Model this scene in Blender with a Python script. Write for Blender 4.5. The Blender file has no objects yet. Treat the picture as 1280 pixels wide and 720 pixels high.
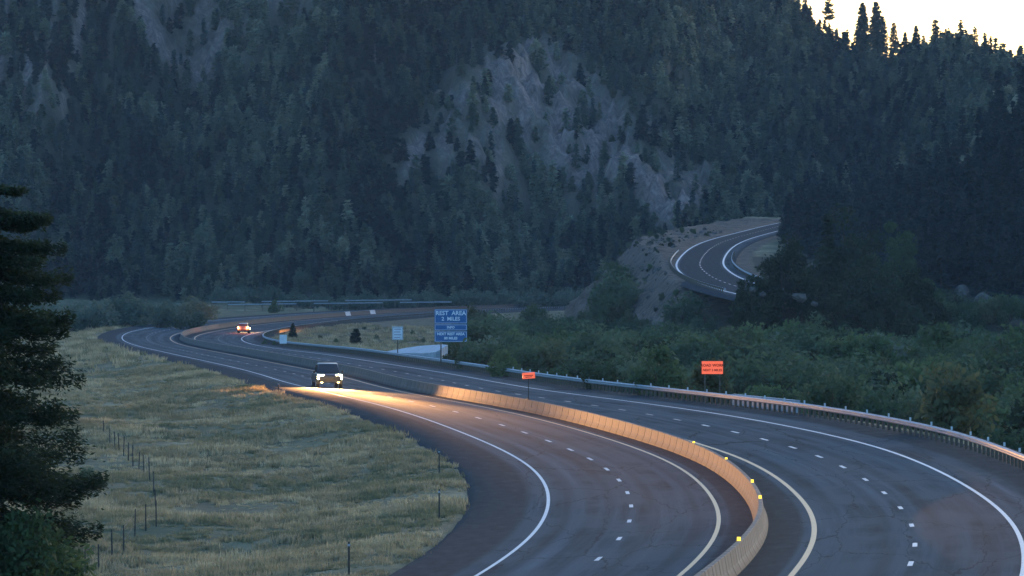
import bpy, math, random
import numpy as np
from mathutils import Vector, Matrix
R = math.radians
rng = np.random.default_rng(7)
random.seed(7)
scene = bpy.context.scene
COL = scene.collection

# ------------------------------------------------------------------ camera, sky, sun, exposure
F = 7511.0; HZ = 257.0; CH = 12.99
cam_d = bpy.data.cameras.new('camera'); cam = bpy.data.objects.new('camera', cam_d); COL.objects.link(cam)
cam_d.sensor_width = 36.0; cam_d.lens = F / 1280.0 * 36.0
cam_d.clip_start = 1.0; cam_d.clip_end = 20000.0
cam.location = (0, 0, CH)
cam.rotation_euler = (R(90) - math.atan((360.0 - HZ) / F), 0, 0)
scene.camera = cam

SUN_EL, SUN_AZ = R(5.0), R(24.0)          # low behind the ridge, to the right of the view
world = bpy.data.worlds.new("World"); scene.world = world; world.use_nodes = True
wt = world.node_tree
sky = wt.nodes.new('ShaderNodeTexSky'); sky.sky_type = 'NISHITA'; sky.sun_disc = False
sky.sun_elevation = SUN_EL; sky.sun_rotation = SUN_AZ
sky.air_density = 1.0; sky.dust_density = 2.0; sky.ozone_density = 3.8
wt.links.new(sky.outputs[0], wt.nodes['Background'].inputs[0])
wt.nodes['Background'].inputs[1].default_value = 0.15
sun_d = bpy.data.lights.new('sun', 'SUN'); sun_d.energy = 0.08; sun_d.angle = R(0.5); sun_d.color = (1, .72, .45)
sun = bpy.data.objects.new('sun', sun_d); COL.objects.link(sun)
sdir = Vector((math.sin(SUN_AZ) * math.cos(SUN_EL), math.cos(SUN_AZ) * math.cos(SUN_EL), math.sin(SUN_EL)))
sun.rotation_euler = sdir.to_track_quat('Z', 'Y').to_euler()
scene.view_settings.view_transform = 'Standard'; scene.view_settings.look = 'None'
scene.view_settings.gamma = 1.0; scene.view_settings.use_curve_mapping = False
scene.view_settings.exposure = 2.6

# ------------------------------------------------------------------ helpers
def link(o, parent=None):
    COL.objects.link(o)
    if parent is not None: o.parent = parent
    return o
def tag(o, label=None, cat=None, group=None, kind=None):
    if label: o['label'] = label
    if cat: o['category'] = cat
    if group: o['group'] = group
    if kind: o['kind'] = kind
    return o
def empty(name, loc=(0, 0, 0), rz=0):
    o = bpy.data.objects.new(name, None); o.empty_display_size = .3
    o.location = loc; o.rotation_euler = (0, 0, rz); return link(o)
def mesh_np(name, v, f, mats=(), smooth=False, mi=None):
    """v (N,3) array, f (M,k) array or list of tuples"""
    me = bpy.data.meshes.new(name)
    if isinstance(f, np.ndarray):
        v = np.asarray(v, np.float32); M, k = f.shape
        me.vertices.add(len(v)); me.vertices.foreach_set('co', v.ravel())
        me.loops.add(M * k); me.loops.foreach_set('vertex_index', f.astype(np.int32).ravel())
        me.polygons.add(M); me.polygons.foreach_set('loop_start', np.arange(0, M * k, k, dtype=np.int32))
        me.update(calc_edges=True); me.validate()
    else:
        me.from_pydata([tuple(map(float, p)) for p in v], [], f); me.update()
    for m in mats: me.materials.append(m)
    if mi is not None: me.polygons.foreach_set('material_index', np.asarray(mi, np.int32))
    if smooth: me.polygons.foreach_set('use_smooth', np.ones(len(me.polygons), bool))
    return me
def obj(name, me, parent=None, loc=None, rot=None):
    o = bpy.data.objects.new(name, me)
    if loc is not None: o.location = loc
    if rot is not None: o.rotation_euler = rot
    return link(o, parent)
class MB:
    """collects shapes into one mesh"""
    def __init__(s): s.v = []; s.f = []
    def add(s, v, f):
        n = len(s.v); s.v += [tuple(p) for p in v]; s.f += [tuple(i + n for i in q) for q in f]; return s
    def box(s, x0, x1, y0, y1, z0, z1, taper=0):
        t = taper
        v = [(x0, y0, z0), (x1, y0, z0), (x1, y1, z0), (x0, y1, z0), (x0 + t, y0 + t, z1), (x1 - t, y0 + t, z1), (x1 - t, y1 - t, z1), (x0 + t, y1 - t, z1)]
        return s.add(v, [(3, 2, 1, 0), (4, 5, 6, 7), (0, 1, 5, 4), (1, 2, 6, 5), (2, 3, 7, 6), (3, 0, 4, 7)])
    def tube(s, p0, p1, r0, r1=None, n=6, cap=True):
        r1 = r0 if r1 is None else r1
        p0, p1 = Vector(p0), Vector(p1); d = (p1 - p0).normalized()
        a = d.orthogonal().normalized(); b = d.cross(a)
        v = []
        for p, r in ((p0, r0), (p1, r1)):
            for i in range(n):
                t = 2 * math.pi * i / n; v.append(p + a * math.cos(t) * r + b * math.sin(t) * r)
        f = [(i, (i + 1) % n, n + (i + 1) % n, n + i) for i in range(n)]
        if cap: f += [tuple(range(n - 1, -1, -1)), tuple(range(n, 2 * n))]
        return s.add(v, f)
    def prism(s, prof, y0, y1):
        """prof: list of (x,z), extruded along y"""
        n = len(prof); v = [(x, y0, z) for x, z in prof] + [(x, y1, z) for x, z in prof]
        f = [(i, (i + 1) % n, n + (i + 1) % n, n + i) for i in range(n)] + [tuple(range(n - 1, -1, -1)), tuple(range(n, 2 * n))]
        return s.add(v, f)
    def mesh(s, name, m, smooth=False):
        return mesh_np(name, s.v, s.f, [m] if m else [], smooth)
    def build(s, name, m, parent=None, loc=None, rot=None, smooth=False):
        return obj(name, s.mesh(name, m, smooth), parent, loc, rot)

# ------------------------------------------------------------------ materials
class NT:
    def __init__(s, name, rough=.8, spec=.3):
        s.m = bpy.data.materials.new(name); s.m.use_nodes = True; s.t = s.m.node_tree
        s.b = s.t.nodes['Principled BSDF']; s.b.inputs['Roughness'].default_value = rough
        s.b.inputs['Specular IOR Level'].default_value = spec
    def n(s, typ, **kw):
        nd = s.t.nodes.new(typ)
        for k, v in kw.items():
            if k in nd.inputs.keys(): nd.inputs[k].default_value = v
            else: setattr(nd, k, v)
        return nd
    def l(s, a, b): s.t.links.new(a, b)
    def coord(s, kind='Object', scale=(1, 1, 1)):
        c = s.n('ShaderNodeTexCoord'); mp = s.n('ShaderNodeMapping'); mp.inputs['Scale'].default_value = scale
        s.l(c.outputs[kind], mp.inputs[0]); return mp.outputs[0]
    def noise(s, vec, scale, detail=4, rough=.55):
        nd = s.n('ShaderNodeTexNoise', Scale=scale, Detail=detail, Roughness=rough); s.l(vec, nd.inputs['Vector']); return nd.outputs['Fac']
    def ramp(s, fac, stops):
        r = s.n('ShaderNodeValToRGB'); e = r.color_ramp.elements
        while len(e) < len(stops): e.new(.5)
        for i, (p, c) in enumerate(stops):
            e[i].position = p; e[i].color = (*c, 1) if len(c) == 3 else c
        s.l(fac, r.inputs[0]); return r.outputs[0]
    def mix(s, fac, a, b, mode='MIX'):
        m = s.n('ShaderNodeMix', data_type='RGBA', blend_type=mode)
        for sock, val in ((m.inputs[0], fac), (m.inputs[6], a), (m.inputs[7], b)):
            if hasattr(val, 'links'): s.l(val, sock)
            elif isinstance(val, (int, float)): sock.default_value = val
            else: sock.default_value = (*val, 1)
        return m.outputs[2]
    def col(s, c):
        if hasattr(c, 'links'): s.l(c, s.b.inputs['Base Color'])
        else: s.b.inputs['Base Color'].default_value = (*c, 1)
    def bump(s, h, strength=.4, dist=.05):
        b = s.n('ShaderNodeBump', Strength=strength, Distance=dist); s.l(h, b.inputs['Height']); s.l(b.outputs[0], s.b.inputs['Normal'])
def mottled(name, c1, c2, scale=2., rough=.8, spec=.3, bump=.3, dist=.02, detail=5, stretch=(1, 1, 1)):
    t = NT(name, rough, spec); v = t.coord('Object', stretch); f = t.noise(v, scale, detail)
    t.col(t.ramp(f, [(.3, c1), (.7, c2)])); t.bump(f, bump, dist); return t.m
def foliage(name, c1, c2, c3, rough=.75, tr=.4):
    t = NT(name, rough, .12); oi = t.n('ShaderNodeObjectInfo'); v = t.coord('Object')
    a = t.ramp(oi.outputs['Random'], [(0, c1), (.55, c2), (1, c3)])
    f = t.noise(v, 1.3, 2); c = t.mix(t.ramp(f, [(.3, (0, 0, 0)), (.7, (1, 1, 1))]), t.mix(.45, a, c1), a); t.col(c)
    tl = t.n('ShaderNodeBsdfTranslucent'); t.l(c, tl.inputs[0]); mx = t.n('ShaderNodeMixShader'); mx.inputs[0].default_value = tr
    t.l(t.b.outputs[0], mx.inputs[1]); t.l(tl.outputs[0], mx.inputs[2]); t.l(mx.outputs[0], t.t.nodes['Material Output'].inputs[0]); return t.m
def emit(name, c, s):
    m = bpy.data.materials.new(name); m.use_nodes = True; b = m.node_tree.nodes['Principled BSDF']
    b.inputs['Base Color'].default_value = (*c, 1); b.inputs['Emission Color'].default_value = (*c, 1); b.inputs['Emission Strength'].default_value = s
    return m

# ------------------------------------------------------------------ highway alignment (metres)
KY = np.array([-150, 0, 100, 150, 190, 230, 270, 310, 350, 400, 450, 510, 580, 660, 740, 820, 900, 980, 1060, 1140, 1240, 1350, 1480, 1600, 1750, 2000.])
KX = np.array([-85, -30, -5.6, 2.2, 6.76, 9.5, 10.63, 9.77, 6.25, .295, -6.6, -12.4, -20.0, -28.9, -36.4, -43.4, -49.4, -53.0, -51.6, -46.8, -36.5, -19.9, 10.1, 45, 95, 190])
KZ = np.array([2, 1.9, 1.6, 1.4, 1.208, .56, -.047, -.22, -.29, -.57, -1.03, -1.70, -2.52, -3.51, -4.77, -6.07, -7.2, -8.04, -8.64, -9.2, -9.92, -10.74, -11.8, -12.6, -13.3, -14])
KL = np.array([.066, .066, .067, .067, .067, .05, .025, .018, .0, -.03, -.055, -.042, -.044, -.04, -.034, -.04, -.043, -.055, -.06, -.052, -.041, -.033, -.03, -.03, -.03, -.03])
KR = np.array([.038, .038, .038, .038, .038, .06, .072, .068, .053, .025, .013, -.003, -.002, .0, -.012, -.019, -.026, -.031, -.030, -.034, -.036, -.031, -.03, -.03, -.03, -.03])
OA, OB, OG = 1.675, 2.072, 12.95            # yellow line left / right, guardrail
def spl(kn, v, y):
    n = len(kn); h = np.diff(kn); A = np.zeros((n, n)); b = np.zeros(n); A[0, 0] = A[-1, -1] = 1
    for i in range(1, n - 1):
        A[i, i - 1] = h[i - 1]; A[i, i] = 2 * (h[i - 1] + h[i]); A[i, i + 1] = h[i]
        b[i] = 6 * ((v[i + 1] - v[i]) / h[i] - (v[i] - v[i - 1]) / h[i - 1])
    m = np.linalg.solve(A, b); y = np.clip(y, kn[0], kn[-1]); k = np.clip(np.searchsorted(kn, y) - 1, 0, n - 2)
    hk = h[k]; t = y - kn[k]; u = kn[k + 1] - y
    return (m[k] * u ** 3 + m[k + 1] * t ** 3) / (6 * hk) + (v[k] / hk - m[k] * hk / 6) * u + (v[k + 1] / hk - m[k + 1] * hk / 6) * t
TY = np.arange(-150., 2000.5, 1.); TX = spl(KY, KX, TY); TZ = spl(KY, KZ, TY)
TBL = np.interp(TY, KY, KL); TBR = np.interp(TY, KY, KR)
ker = np.ones(31) / 31
TBL = np.convolve(np.pad(TBL, 15, 'edge'), ker, 'valid'); TBR = np.convolve(np.pad(TBR, 15, 'edge'), ker, 'valid')
TD = np.gradient(TX, TY); TN = np.hypot(1, TD); TS = np.r_[0, np.cumsum(np.hypot(np.diff(TX), np.diff(TY)))]
def at_s(s, d, h=0.0):
    """point of the highway at arc length s, lateral offset d (right positive)"""
    y = np.interp(s, TS, TY); x = np.interp(y, TY, TX); z = np.interp(y, TY, TZ); g = np.interp(y, TY, TD); n = np.hypot(1, g)
    b = np.where(np.asarray(d) > 0, np.interp(y, TY, TBR), np.interp(y, TY, TBL))
    return np.stack([x + d / n, y - d * g / n, z + b * d + h + 0 * s], -1)
def s_of_y(y): return float(np.interp(y, TY, TS))
def frame_s(s, d, h=0.0):
    p = Vector(at_s(s, d, h)); q = Vector(at_s(s + 1.0, d, h)) - Vector(at_s(s - 1.0, d, h)); q.normalize()
    x = q.cross(Vector((0, 0, 1))).normalized(); z = x.cross(q)
    M = Matrix((x, q, z)).transposed().to_4x4(); M.translation = p; return M
def off_of(x, y):
    cx = np.interp(y, TY, TX); g = np.interp(y, TY, TD); return (x - cx) / np.hypot(1, g)
# side road on the spur
SYk = np.array([780, 850, 900, 950, 1000, 1040, 1070, 1110, 1150, 1220, 1300, 1400, 1500, 1650.])
SXk = np.array([78, 56, 42.6, 35.8, 33.0, 32.6, 33.6, 35.6, 38.2, 44.5, 53.5, 64.5, 78, 102])
SZk = np.array([-4.2, -2.6, -1.1, .15, 1.3, 2.5, 3.2, 4.0, 4.9, 6.2, 7.4, 8.7, 9.8, 11])
UY = np.arange(780., 1650.5, 1.); UX = spl(SYk, SXk, UY); UZ = spl(SYk, SZk, UY)
ker2 = np.ones(21) / 21; UZ = np.convolve(np.pad(UZ, 10, 'edge'), ker2, 'valid')
UD = np.gradient(UX, UY); UN = np.hypot(1, UD); US = np.r_[0, np.cumsum(np.hypot(np.diff(UX), np.diff(UY)))]
def spur(s, d, h=0.0):
    y = np.interp(s, US, UY); x = np.interp(y, UY, UX); z = np.interp(y, UY, UZ); g = np.interp(y, UY, UD); n = np.hypot(1, g)
    return np.stack([x + d / n, y - d * g / n, z + h + 0 * s + 0.03 * d], -1)

# ------------------------------------------------------------------ terrain height
def sm(a, b, x):
    t = np.clip((x - a) / (b - a), 0, 1); return t * t * (3 - 2 * t)
_ph = np.random.default_rng(3).uniform(0, 6.28, (60, 2)); _an = np.random.default_rng(4).uniform(0, 6.28, 60)
def wob(x, y, wl, k0=0, n=6):
    r = 0
    for i in range(n):
        a = _an[k0 + i]; w = wl * (0.6 + .25 * i); r = r + np.sin((x * np.cos(a) + y * np.sin(a)) * 6.283 / w + _ph[k0 + i, 0]) / n ** .5
    return r
def fbm(x, y, wl, oct=4, k0=0):
    r = 0; a = 1
    for o in range(oct):
        r = r + a * wob(x, y, wl / 2 ** o, (k0 + 5 * o) % 50); a *= .5
    return r
CXk = np.array([-400, -250, -120, -20, 40, 70, 89, 105, 116, 128, 142, 158, 180, 260, 400])
CZk = np.array([230, 215, 200, 150, 112, 83, 72, 62, 60, 58, 55, 51.5, 46, 35, 60])
def crest(x): return np.interp(x, CXk, CZk)
def poly_mask(x, z, poly, soft):
    """1 inside the outline (points of x, height on the mountain face), fading over 'soft' metres outside it"""
    x = np.asarray(x, float); ins = np.zeros(x.shape, bool); dmin = np.full(x.shape, 1e9); n = len(poly)
    for i in range(n):
        (x0, z0), (x1, z1) = poly[i], poly[(i + 1) % n]; dx, dz = x1 - x0, z1 - z0
        t = np.clip(((x - x0) * dx + (z - z0) * dz) / (dx * dx + dz * dz), 0, 1); dmin = np.minimum(dmin, np.hypot(x - x0 - t * dx, z - z0 - t * dz))
        if dz != 0:
            c = ((z0 > z) != (z1 > z)) & (x < dx * (z - z0) / dz + x0); ins ^= c
    sd = np.where(ins, dmin, -dmin); return np.clip(.5 + sd / (2 * soft), 0, 1)
CRAG = [(0, 55), (-12, 41), (-30, 28), (-27, 18), (-10, 15), (15, 13), (46, 8), (57, 19), (54, 27), (35, 39), (26, 48), (10, 57)]
SCREE = [(-112, 80), (-110, 62), (-94, 52), (-78, 50), (-66, 62), (-52, 75), (-50, 90)]
CLIFF = [(-170, 80), (-170, 38), (-142, 32), (-124, 25), (-112, 33), (-108, 50), (-104, 80)]
def face0(x, y):
    t = np.clip(mt_t(x, y), 0, 1); return -11 + (crest(x) + 11) * (t * .8 + t * t * .2)
def rock_mask(x, y):
    """bare rock and thin scree on the mountain face"""
    t = mt_t(x, y); z = face0(x, y); n = fbm(x, z, 14, 4, 17) * .5; n2 = fbm(x * 2.4, z * .35, 20, 3, 25) * .5
    c1 = poly_mask(x + 3 * n, z + 2 * n2, CRAG, 5) * np.clip(.86 + n * .45 + n2 * .2, 0, 1)
    c2 = poly_mask(x + 3 * n, z, SCREE, 6) * np.clip(.75 + n * .4, 0, 1)
    c3 = poly_mask(x, z + 4 * n, CLIFF, 4) * np.clip(.45 + n2 * 1.3, 0, 1)
    c4 = np.exp(-((x + 46) / 2.6) ** 2 - ((z - 65) / 3.) ** 2) * 1.1
    return np.clip(np.maximum.reduce([c1, c2, c3, c4]), 0, 1) * (t > 0) * (y < 1870)
def mt_t(x, y): return (y - 1500 + 18 * fbm(x, y * 0, 70, 3, 30)) / 350
def terrain(x, y, full=False):
    x = np.asarray(x, float); y = np.asarray(y, float)
    zr = np.interp(y, TY, TZ); d = off_of(x, y)
    bl = np.interp(y, TY, TBL); br = np.interp(y, TY, TBR)
    dl = np.maximum(-d - 12.6, 0); dr = np.maximum(d - 13.9, 0)
    road = zr + np.where(d < 0, bl * np.maximum(d, -12.6), br * np.minimum(d, 13.9)) - .22
    und = fbm(x, y, 22, 3, 3) * .22
    left = road + .12 - 0.9 * sm(0, 9, dl) + und * sm(2, 10, dl) - .006 * np.minimum(dl, 60)
    # right: the land drops to the river flat, less so inside the far bend
    deep = 4.2 * (1 - sm(520, 610, y)) + 0.5 * sm(520, 610, y)
    inner = sm(-14, 4, x) * sm(560, 640, y)
    deep = deep + 2.5 * inner
    right = road + .1 - deep * sm(.2, 13, dr) + und * sm(1, 8, dr)
    z = np.where(d < 0, left, right)
    corridor = (d > -12.7) & (d < 14.0)
    # far flat
    flat = -11.0 + fbm(x, y, 60, 3, 9) * .35
    wf = sm(20, 60, np.maximum(-d - 12.6, dr)) * sm(950, 1150, y)
    z = z * (1 - wf) + flat * wf
    # spur hill with the upper road
    zs = np.interp(y, UY, UZ); cx = np.interp(y, UY, UX); g = np.interp(y, UY, UD); ds = (x - cx) / np.hypot(1, g)
    shelf = 6.9 + 12 * sm(1060, 1230, y)
    rough = fbm(x, y, 14, 4, 20)
    hill = zs - .15 - np.maximum(-ds - shelf, 0) * 1.15 * (1 + .12 * rough) - .35 * sm(860, 800, y) * 20 + .5 * sm(4, 9, -ds) * (rough * .5 + .5)
    hill = np.where(ds > 5.5, zs - .15 + np.maximum(ds - 5.5, 0) * .0, hill)
    hm = sm(890, 975, y - 0 * x + np.clip(x - 38, -30, 60) * .9)
    low = z
    hill = low + (hill - low) * hm
    sp = np.where((ds > -60) & (y < 1500) & (y > 780), np.maximum(low, hill), low)
    # right hill
    h2 = -5 + (.62 * np.maximum(x - 58, 0) + .32 * np.maximum(x - 88, 0) * (1 - sm(1340, 1440, y))) * sm(880, 1080, y) * (1 - .35 * sm(1300, 1450, y)) + 2 * rough * sm(62, 80, x)
    keep = np.clip((ds - 5.5) / 8, 0, 1)
    sp = np.where((ds > 5.5) & (y > 860), sp * (1 - keep) + np.maximum(sp, np.minimum(h2, 60)) * keep, sp)
    # mountain
    cr = crest(x) ; t = np.clip(mt_t(x, y), 0, 1)
    base = sp
    fold = fbm(x, y * .3, 55, 4, 12) * 5.0 * sm(0, .3, t) * (1 - sm(.75, 1., t) * .9)
    M = base + (cr - base) * (t * .8 + t * t * .2) + fold
    # central crag pushed out of the face
    f0 = face0(x, y); pm = poly_mask(x, f0, CRAG, 12); rm = rock_mask(x, y)
    M = M + pm * 5 * (1 + .4 * fbm(x, y, 14, 4, 33))
    M = M + rm * (np.abs(fbm(x * 1.3, y * .5, 12, 4, 6)) * 2.2 + fbm(x * 1.2, y, 5, 3, 31) * .7 - 1.2) * sm(0, .08, t) * (1 - sm(.85, 1, t))
    back = cr - np.maximum(y - 1850, 0) * .5
    M = np.where(t > 0, M, base)
    M = np.where(y > 1850, np.maximum(back, 0) + 0 * M, M)
    z = np.where(y > 1440, M, base)
    z = np.where(corridor & (y < 1500), road, z)
    return z
def hit(px, py, dz=0.0):
    """where the sight line through a point of the photograph meets the ground"""
    ys = np.arange(150, 1900, .5); xs = (px - 640) / F * ys; zs = CH - (py - HZ) / F * ys
    g = terrain(xs, ys) + dz; k = np.argmax(zs <= g); y = ys[k]
    return float(xs[k]), float(y), float(g[k])
def spot(px, Y, py=None):
    x = (px - 640) / F * Y; z = float(terrain(x, Y)) if py is None else CH - (py - HZ) / F * Y
    return (x, Y, z)

# ------------------------------------------------------------------ ground sheet
yy = np.r_[np.arange(-150, 180, 10.), np.arange(180, 620, 1.1), np.arange(620, 1500, 2.2), np.arange(1500, 1860, 2.5), np.arange(1860, 2300, 20.)]
uu = np.r_[np.linspace(-1, -.17, 60)[:-1], np.linspace(-.17, .17, 330), np.linspace(.17, 1, 60)[1:]]
gx = uu[None, :] * (180 + .62 * yy[:, None]) * np.where(np.abs(uu) < .2, 1, 1)[None, :]
gy = np.repeat(yy[:, None], len(uu), 1)
gz = terrain(gx, gy)
ny_, nx_ = gx.shape
idx = np.arange(ny_ * nx_).reshape(ny_, nx_)
quads = np.stack([idx[:-1, :-1], idx[:-1, 1:], idx[1:, 1:], idx[1:, :-1]], -1).reshape(-1, 4)
rk = rock_mask(gx, gy)
dd = off_of(gx, gy)
cxs = np.interp(gy, UY, UX); dss = (gx - cxs) / np.hypot(1, np.interp(gy, UY, UD))
dirt = sm(-48, -40, dss) * (dss < 9) * sm(900, 960, gy + np.clip(gx - 38, -30, 60) * .9) * (gy < 1480) * (gz > -9.5)
barehill = (gx > 92) & (gx < 122) & (gy > 1225) & (gy < 1430)
woods = np.maximum(sm(-.01, .02, mt_t(gx, gy)) * (1 - rk), (1 - barehill) * sm(9, 20, dss) * sm(900, 960, gy) * (gy <= 1500))
under = ((dd > 16) & (gy < 1100) & (gx > -8)) * 1.0 * (1 - dirt)     # leaf litter under the thicket
inner = ((dd > 14) & (gx <= -8) & (gy > 540) & (gy < 1300)) * 1.0
gm = NT('ground_cover', .95, .1)
at = gm.n('ShaderNodeVertexColor', layer_name='cover'); sep = gm.n('ShaderNodeSeparateColor'); gm.l(at.outputs[0], sep.inputs[0])
vo = gm.coord('Object')
n1 = gm.noise(gm.coord('Object', (1, .35, 1)), .16, 6, .65); n2 = gm.noise(vo, 1.4, 5, .6); n3 = gm.noise(vo, .035, 3)
grass = gm.ramp(n1, [(.32, (.09, .08, .045)), (.45, (.15, .125, .07)), (.55, (.22, .18, .10)), (.68, (.32, .26, .155))])
grass = gm.mix(gm.ramp(n2, [(.3, (1, 1, 1)), (.6, (0, 0, 0))]), grass, gm.mix(.5, grass, (.03, .04, .02)))
grass = gm.mix(gm.ramp(n3, [(.42, (0, 0, 0)), (.62, (.6, .6, .6))]), grass, (.075, .09, .045))
rockc = gm.ramp(gm.noise(gm.coord('Object', (1, 1, .35)), .55, 9, .75), [(.34, (.07, .05, .04)), (.5, (.20, .135, .11)), (.68, (.36, .255, .21))])
dirtc = gm.ramp(gm.noise(vo, .5, 7, .7), [(.32, (.035, .032, .022)), (.48, (.09, .066, .05)), (.7, (.17, .125, .10))])
woodc = gm.ramp(n2, [(.3, (.02, .024, .015)), (.7, (.06, .055, .035))])
c = gm.mix(sep.outputs[0], grass, rockc); c = gm.mix(sep.outputs[1], c, dirtc); c = gm.mix(sep.outputs[2], c, woodc)
gm.col(c); gm.bump(gm.noise(vo, .9, 8, .65), .7, .35)
gme = mesh_np('ground', np.stack([gx, gy, gz], -1).reshape(-1, 3), quads, [gm.m], True)
ca = gme.color_attributes.new('cover', 'FLOAT_COLOR', 'POINT')
cc = np.stack([rk, np.clip(np.maximum(dirt, inner * .45), 0, 1), np.clip(np.maximum(woods, under), 0, 1), np.ones_like(rk)], -1).astype(np.float32)
ca.data.foreach_set('color', cc.reshape(-1))
tag(obj('ground', gme), kind='structure')

# ------------------------------------------------------------------ road sheets
def ribbon(fn, s0, s1, offs, step=2.0, h=0.0, uvname='UVMap'):
    ss = np.arange(s0, s1 + step * .5, step); V = []; UV = []
    for d, dz in offs:
        V.append(fn(ss, d, h + dz)); UV.append(np.stack([np.full_like(ss, d), ss], -1))
    V = np.stack(V, 1); UV = np.stack(UV, 1); n, k = V.shape[:2]
    id_ = np.arange(n * k).reshape(n, k)
    q = np.stack([id_[:-1, :-1], id_[:-1, 1:], id_[1:, 1:], id_[1:, :-1]], -1).reshape(-1, 4)
    return V.reshape(-1, 3), q, UV.reshape(-1, 2)
def ribbon_obj(name, fn, s0, s1, offs, mat, parent=None, step=2.0, h=0.0):
    v, q, uv = ribbon(fn, s0, s1, offs, step, h); me = mesh_np(name, v, q, [mat], True)
    u = me.uv_layers.new(name='UVMap'); li = np.empty(len(me.loops), np.int32); me.loops.foreach_get('vertex_index', li)
    u.data.foreach_set('uv', uv[li].astype(np.float32).ravel())
    return obj(name, me, parent)
def asphalt(name, base=.075, left=(OA, OA + 7.32), right=(OB, OB + 7.32)):
    t = NT(name, .95, .012)
    uv = t.coord('UV'); sx = t.n('ShaderNodeSeparateXYZ'); t.l(uv, sx.inputs[0])
    ln = t.noise(t.coord('UV', (1.1, .012, 1)), 1.0, 5, .6)          # long streaks along the lanes
    fine = t.noise(t.coord('UV', (1, 1, 1)), 9., 5, .7); blot = t.noise(t.coord('UV', (.25, .06, 1)), 1.0, 5, .6)
    k = base
    c = t.ramp(ln, [(.32, (k * .30, k * .44, k * .54)), (.5, (k * .62, k * .9, k * 1.06)), (.68, (k * 1.15, k * 1.55, k * 1.8))])
    c = t.mix(t.ramp(blot, [(.42, (0, 0, 0)), (.56, (.75, .75, .75))]), c, (k * .95, k * 1.2, k * 1.32))
    c = t.mix(t.ramp(fine, [(.35, (.5, .5, .5)), (.65, (0, 0, 0))]), c, t.mix(.6, c, (.02, .02, .02)))
    vo_ = t.n('ShaderNodeTexVoronoi', feature='DISTANCE_TO_EDGE', Scale=1.0); wn = t.coord('UV', (.3, .035, 1)); nz = t.n('ShaderNodeTexNoise', Scale=6.0, Detail=3.)
    t.l(wn, nz.inputs['Vector']); ad = t.n('ShaderNodeVectorMath', operation='MULTIPLY_ADD'); t.l(nz.outputs['Color'], ad.inputs[0]); ad.inputs[1].default_value = (.25, .25, 0); t.l(wn, ad.inputs[2])
    t.l(ad.outputs[0], vo_.inputs['Vector'])
    c = t.mix(t.ramp(vo_.outputs['Distance'], [(0, (.7, .7, .7)), (.009, (0, 0, 0))]), c, (.012, .012, .014))
    # shoulders: darker, gravelly
    def band(lo, hi, w=.25):
        a = t.n('ShaderNodeMapRange', interpolation_type='SMOOTHSTEP'); t.l(sx.outputs[0], a.inputs[0])
        a.inputs[1].default_value = lo - w; a.inputs[2].default_value = lo + w
        b = t.n('ShaderNodeMapRange', interpolation_type='SMOOTHSTEP'); t.l(sx.outputs[0], b.inputs[0])
        b.inputs[1].default_value = hi - w; b.inputs[2].default_value = hi + w; b.inputs[3].default_value = 1; b.inputs[4].default_value = 0
        m = t.n('ShaderNodeMath', operation='MULTIPLY'); t.l(a.outputs[0], m.inputs[0]); t.l(b.outputs[0], m.inputs[1]); return m.outputs[0]
    sh = t.ramp(t.noise(t.coord('UV', (1, .25, 1)), 1.6, 7, .7), [(.3, (k * .22, k * .31, k * .37)), (.6, (k * .42, k * .56, k * .64)), (.75, (k * .85, k * .98, k * 1.05))])
    wpm = None
    if right[1] > 5:
        for lc in (-left[0] - 1.83, -left[0] - 5.49, right[0] + 1.83, right[0] + 5.49):
            for sgn in (-.92, .92):
                b_ = band(lc + sgn - .22, lc + sgn + .22, .28)
                if wpm is None: wpm = b_
                else:
                    ad_ = t.n('ShaderNodeMath', operation='ADD'); t.l(wpm, ad_.inputs[0]); t.l(b_, ad_.inputs[1]); wpm = ad_.outputs[0]
        ml = t.n('ShaderNodeMath', operation='MULTIPLY'); t.l(wpm, ml.inputs[0]); t.l(t.ramp(t.noise(t.coord('UV', (.5, .02, 1)), 1.3, 4), [(.3, (.1, .1, .1)), (.7, (.6, .6, .6))]), ml.inputs[1])
        c = t.mix(ml.outputs[0], c, (k * .28, k * .38, k * .46))
    c = t.mix(band(-40, -left[1] - .9), c, sh); c = t.mix(band(right[1] + 1.9, 40), c, sh); c = t.mix(band(-left[0] + .45, right[0] - .45, .12), c, sh)
    t.col(c); t.bump(fine, .25, .02); return t.m
def paint(name, c, wear=.6):
    t = NT(name, .55, .4); uv = t.coord('UV', (3, 3, 1)); f = t.noise(uv, 2.2, 6, .7)
    t.col(t.mix(t.ramp(f, [(.42, (0, 0, 0)), (.66, (wear, wear, wear))]), c, (.07, .075, .08))); return t.m
M_white = paint('white_road_paint', (.5, .52, .54)); M_yellow = paint('yellow_road_paint', (.50, .23, .045))
M_wdull = paint('worn_road_paint', (.22, .23, .24), .8)
S0, S1 = s_of_y(60), s_of_y(1680)
road = ribbon_obj('road', at_s, S0, S1, [(-13.6, -1.0), (-12.75, -.2), (-12.3, 0), (-8.99, 0), (-5.3, 0), (-1.67, 0), (0, 0), (0.001, 0), (2.07, 0), (5.7, 0), (9.39, 0), (13.5, 0), (14.0, -.3), (14.8, -1.2)], asphalt('asphalt', .084), step=3.)
tag(road, kind='structure')
def line(d, w, s0, s1, m, name='edge_line'):
    return ribbon_obj(name, at_s, s0, s1, [(d - w / 2, 0), (d + w / 2, 0)], m, road, 3., .006)
for d, m, w in ((-OA - 7.32, M_white, .15), (-OA, M_yellow, .17), (OB, M_yellow, .2), (OB + 7.32, M_white, .16)):
    line(d, w, S0, S1, m)
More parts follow.
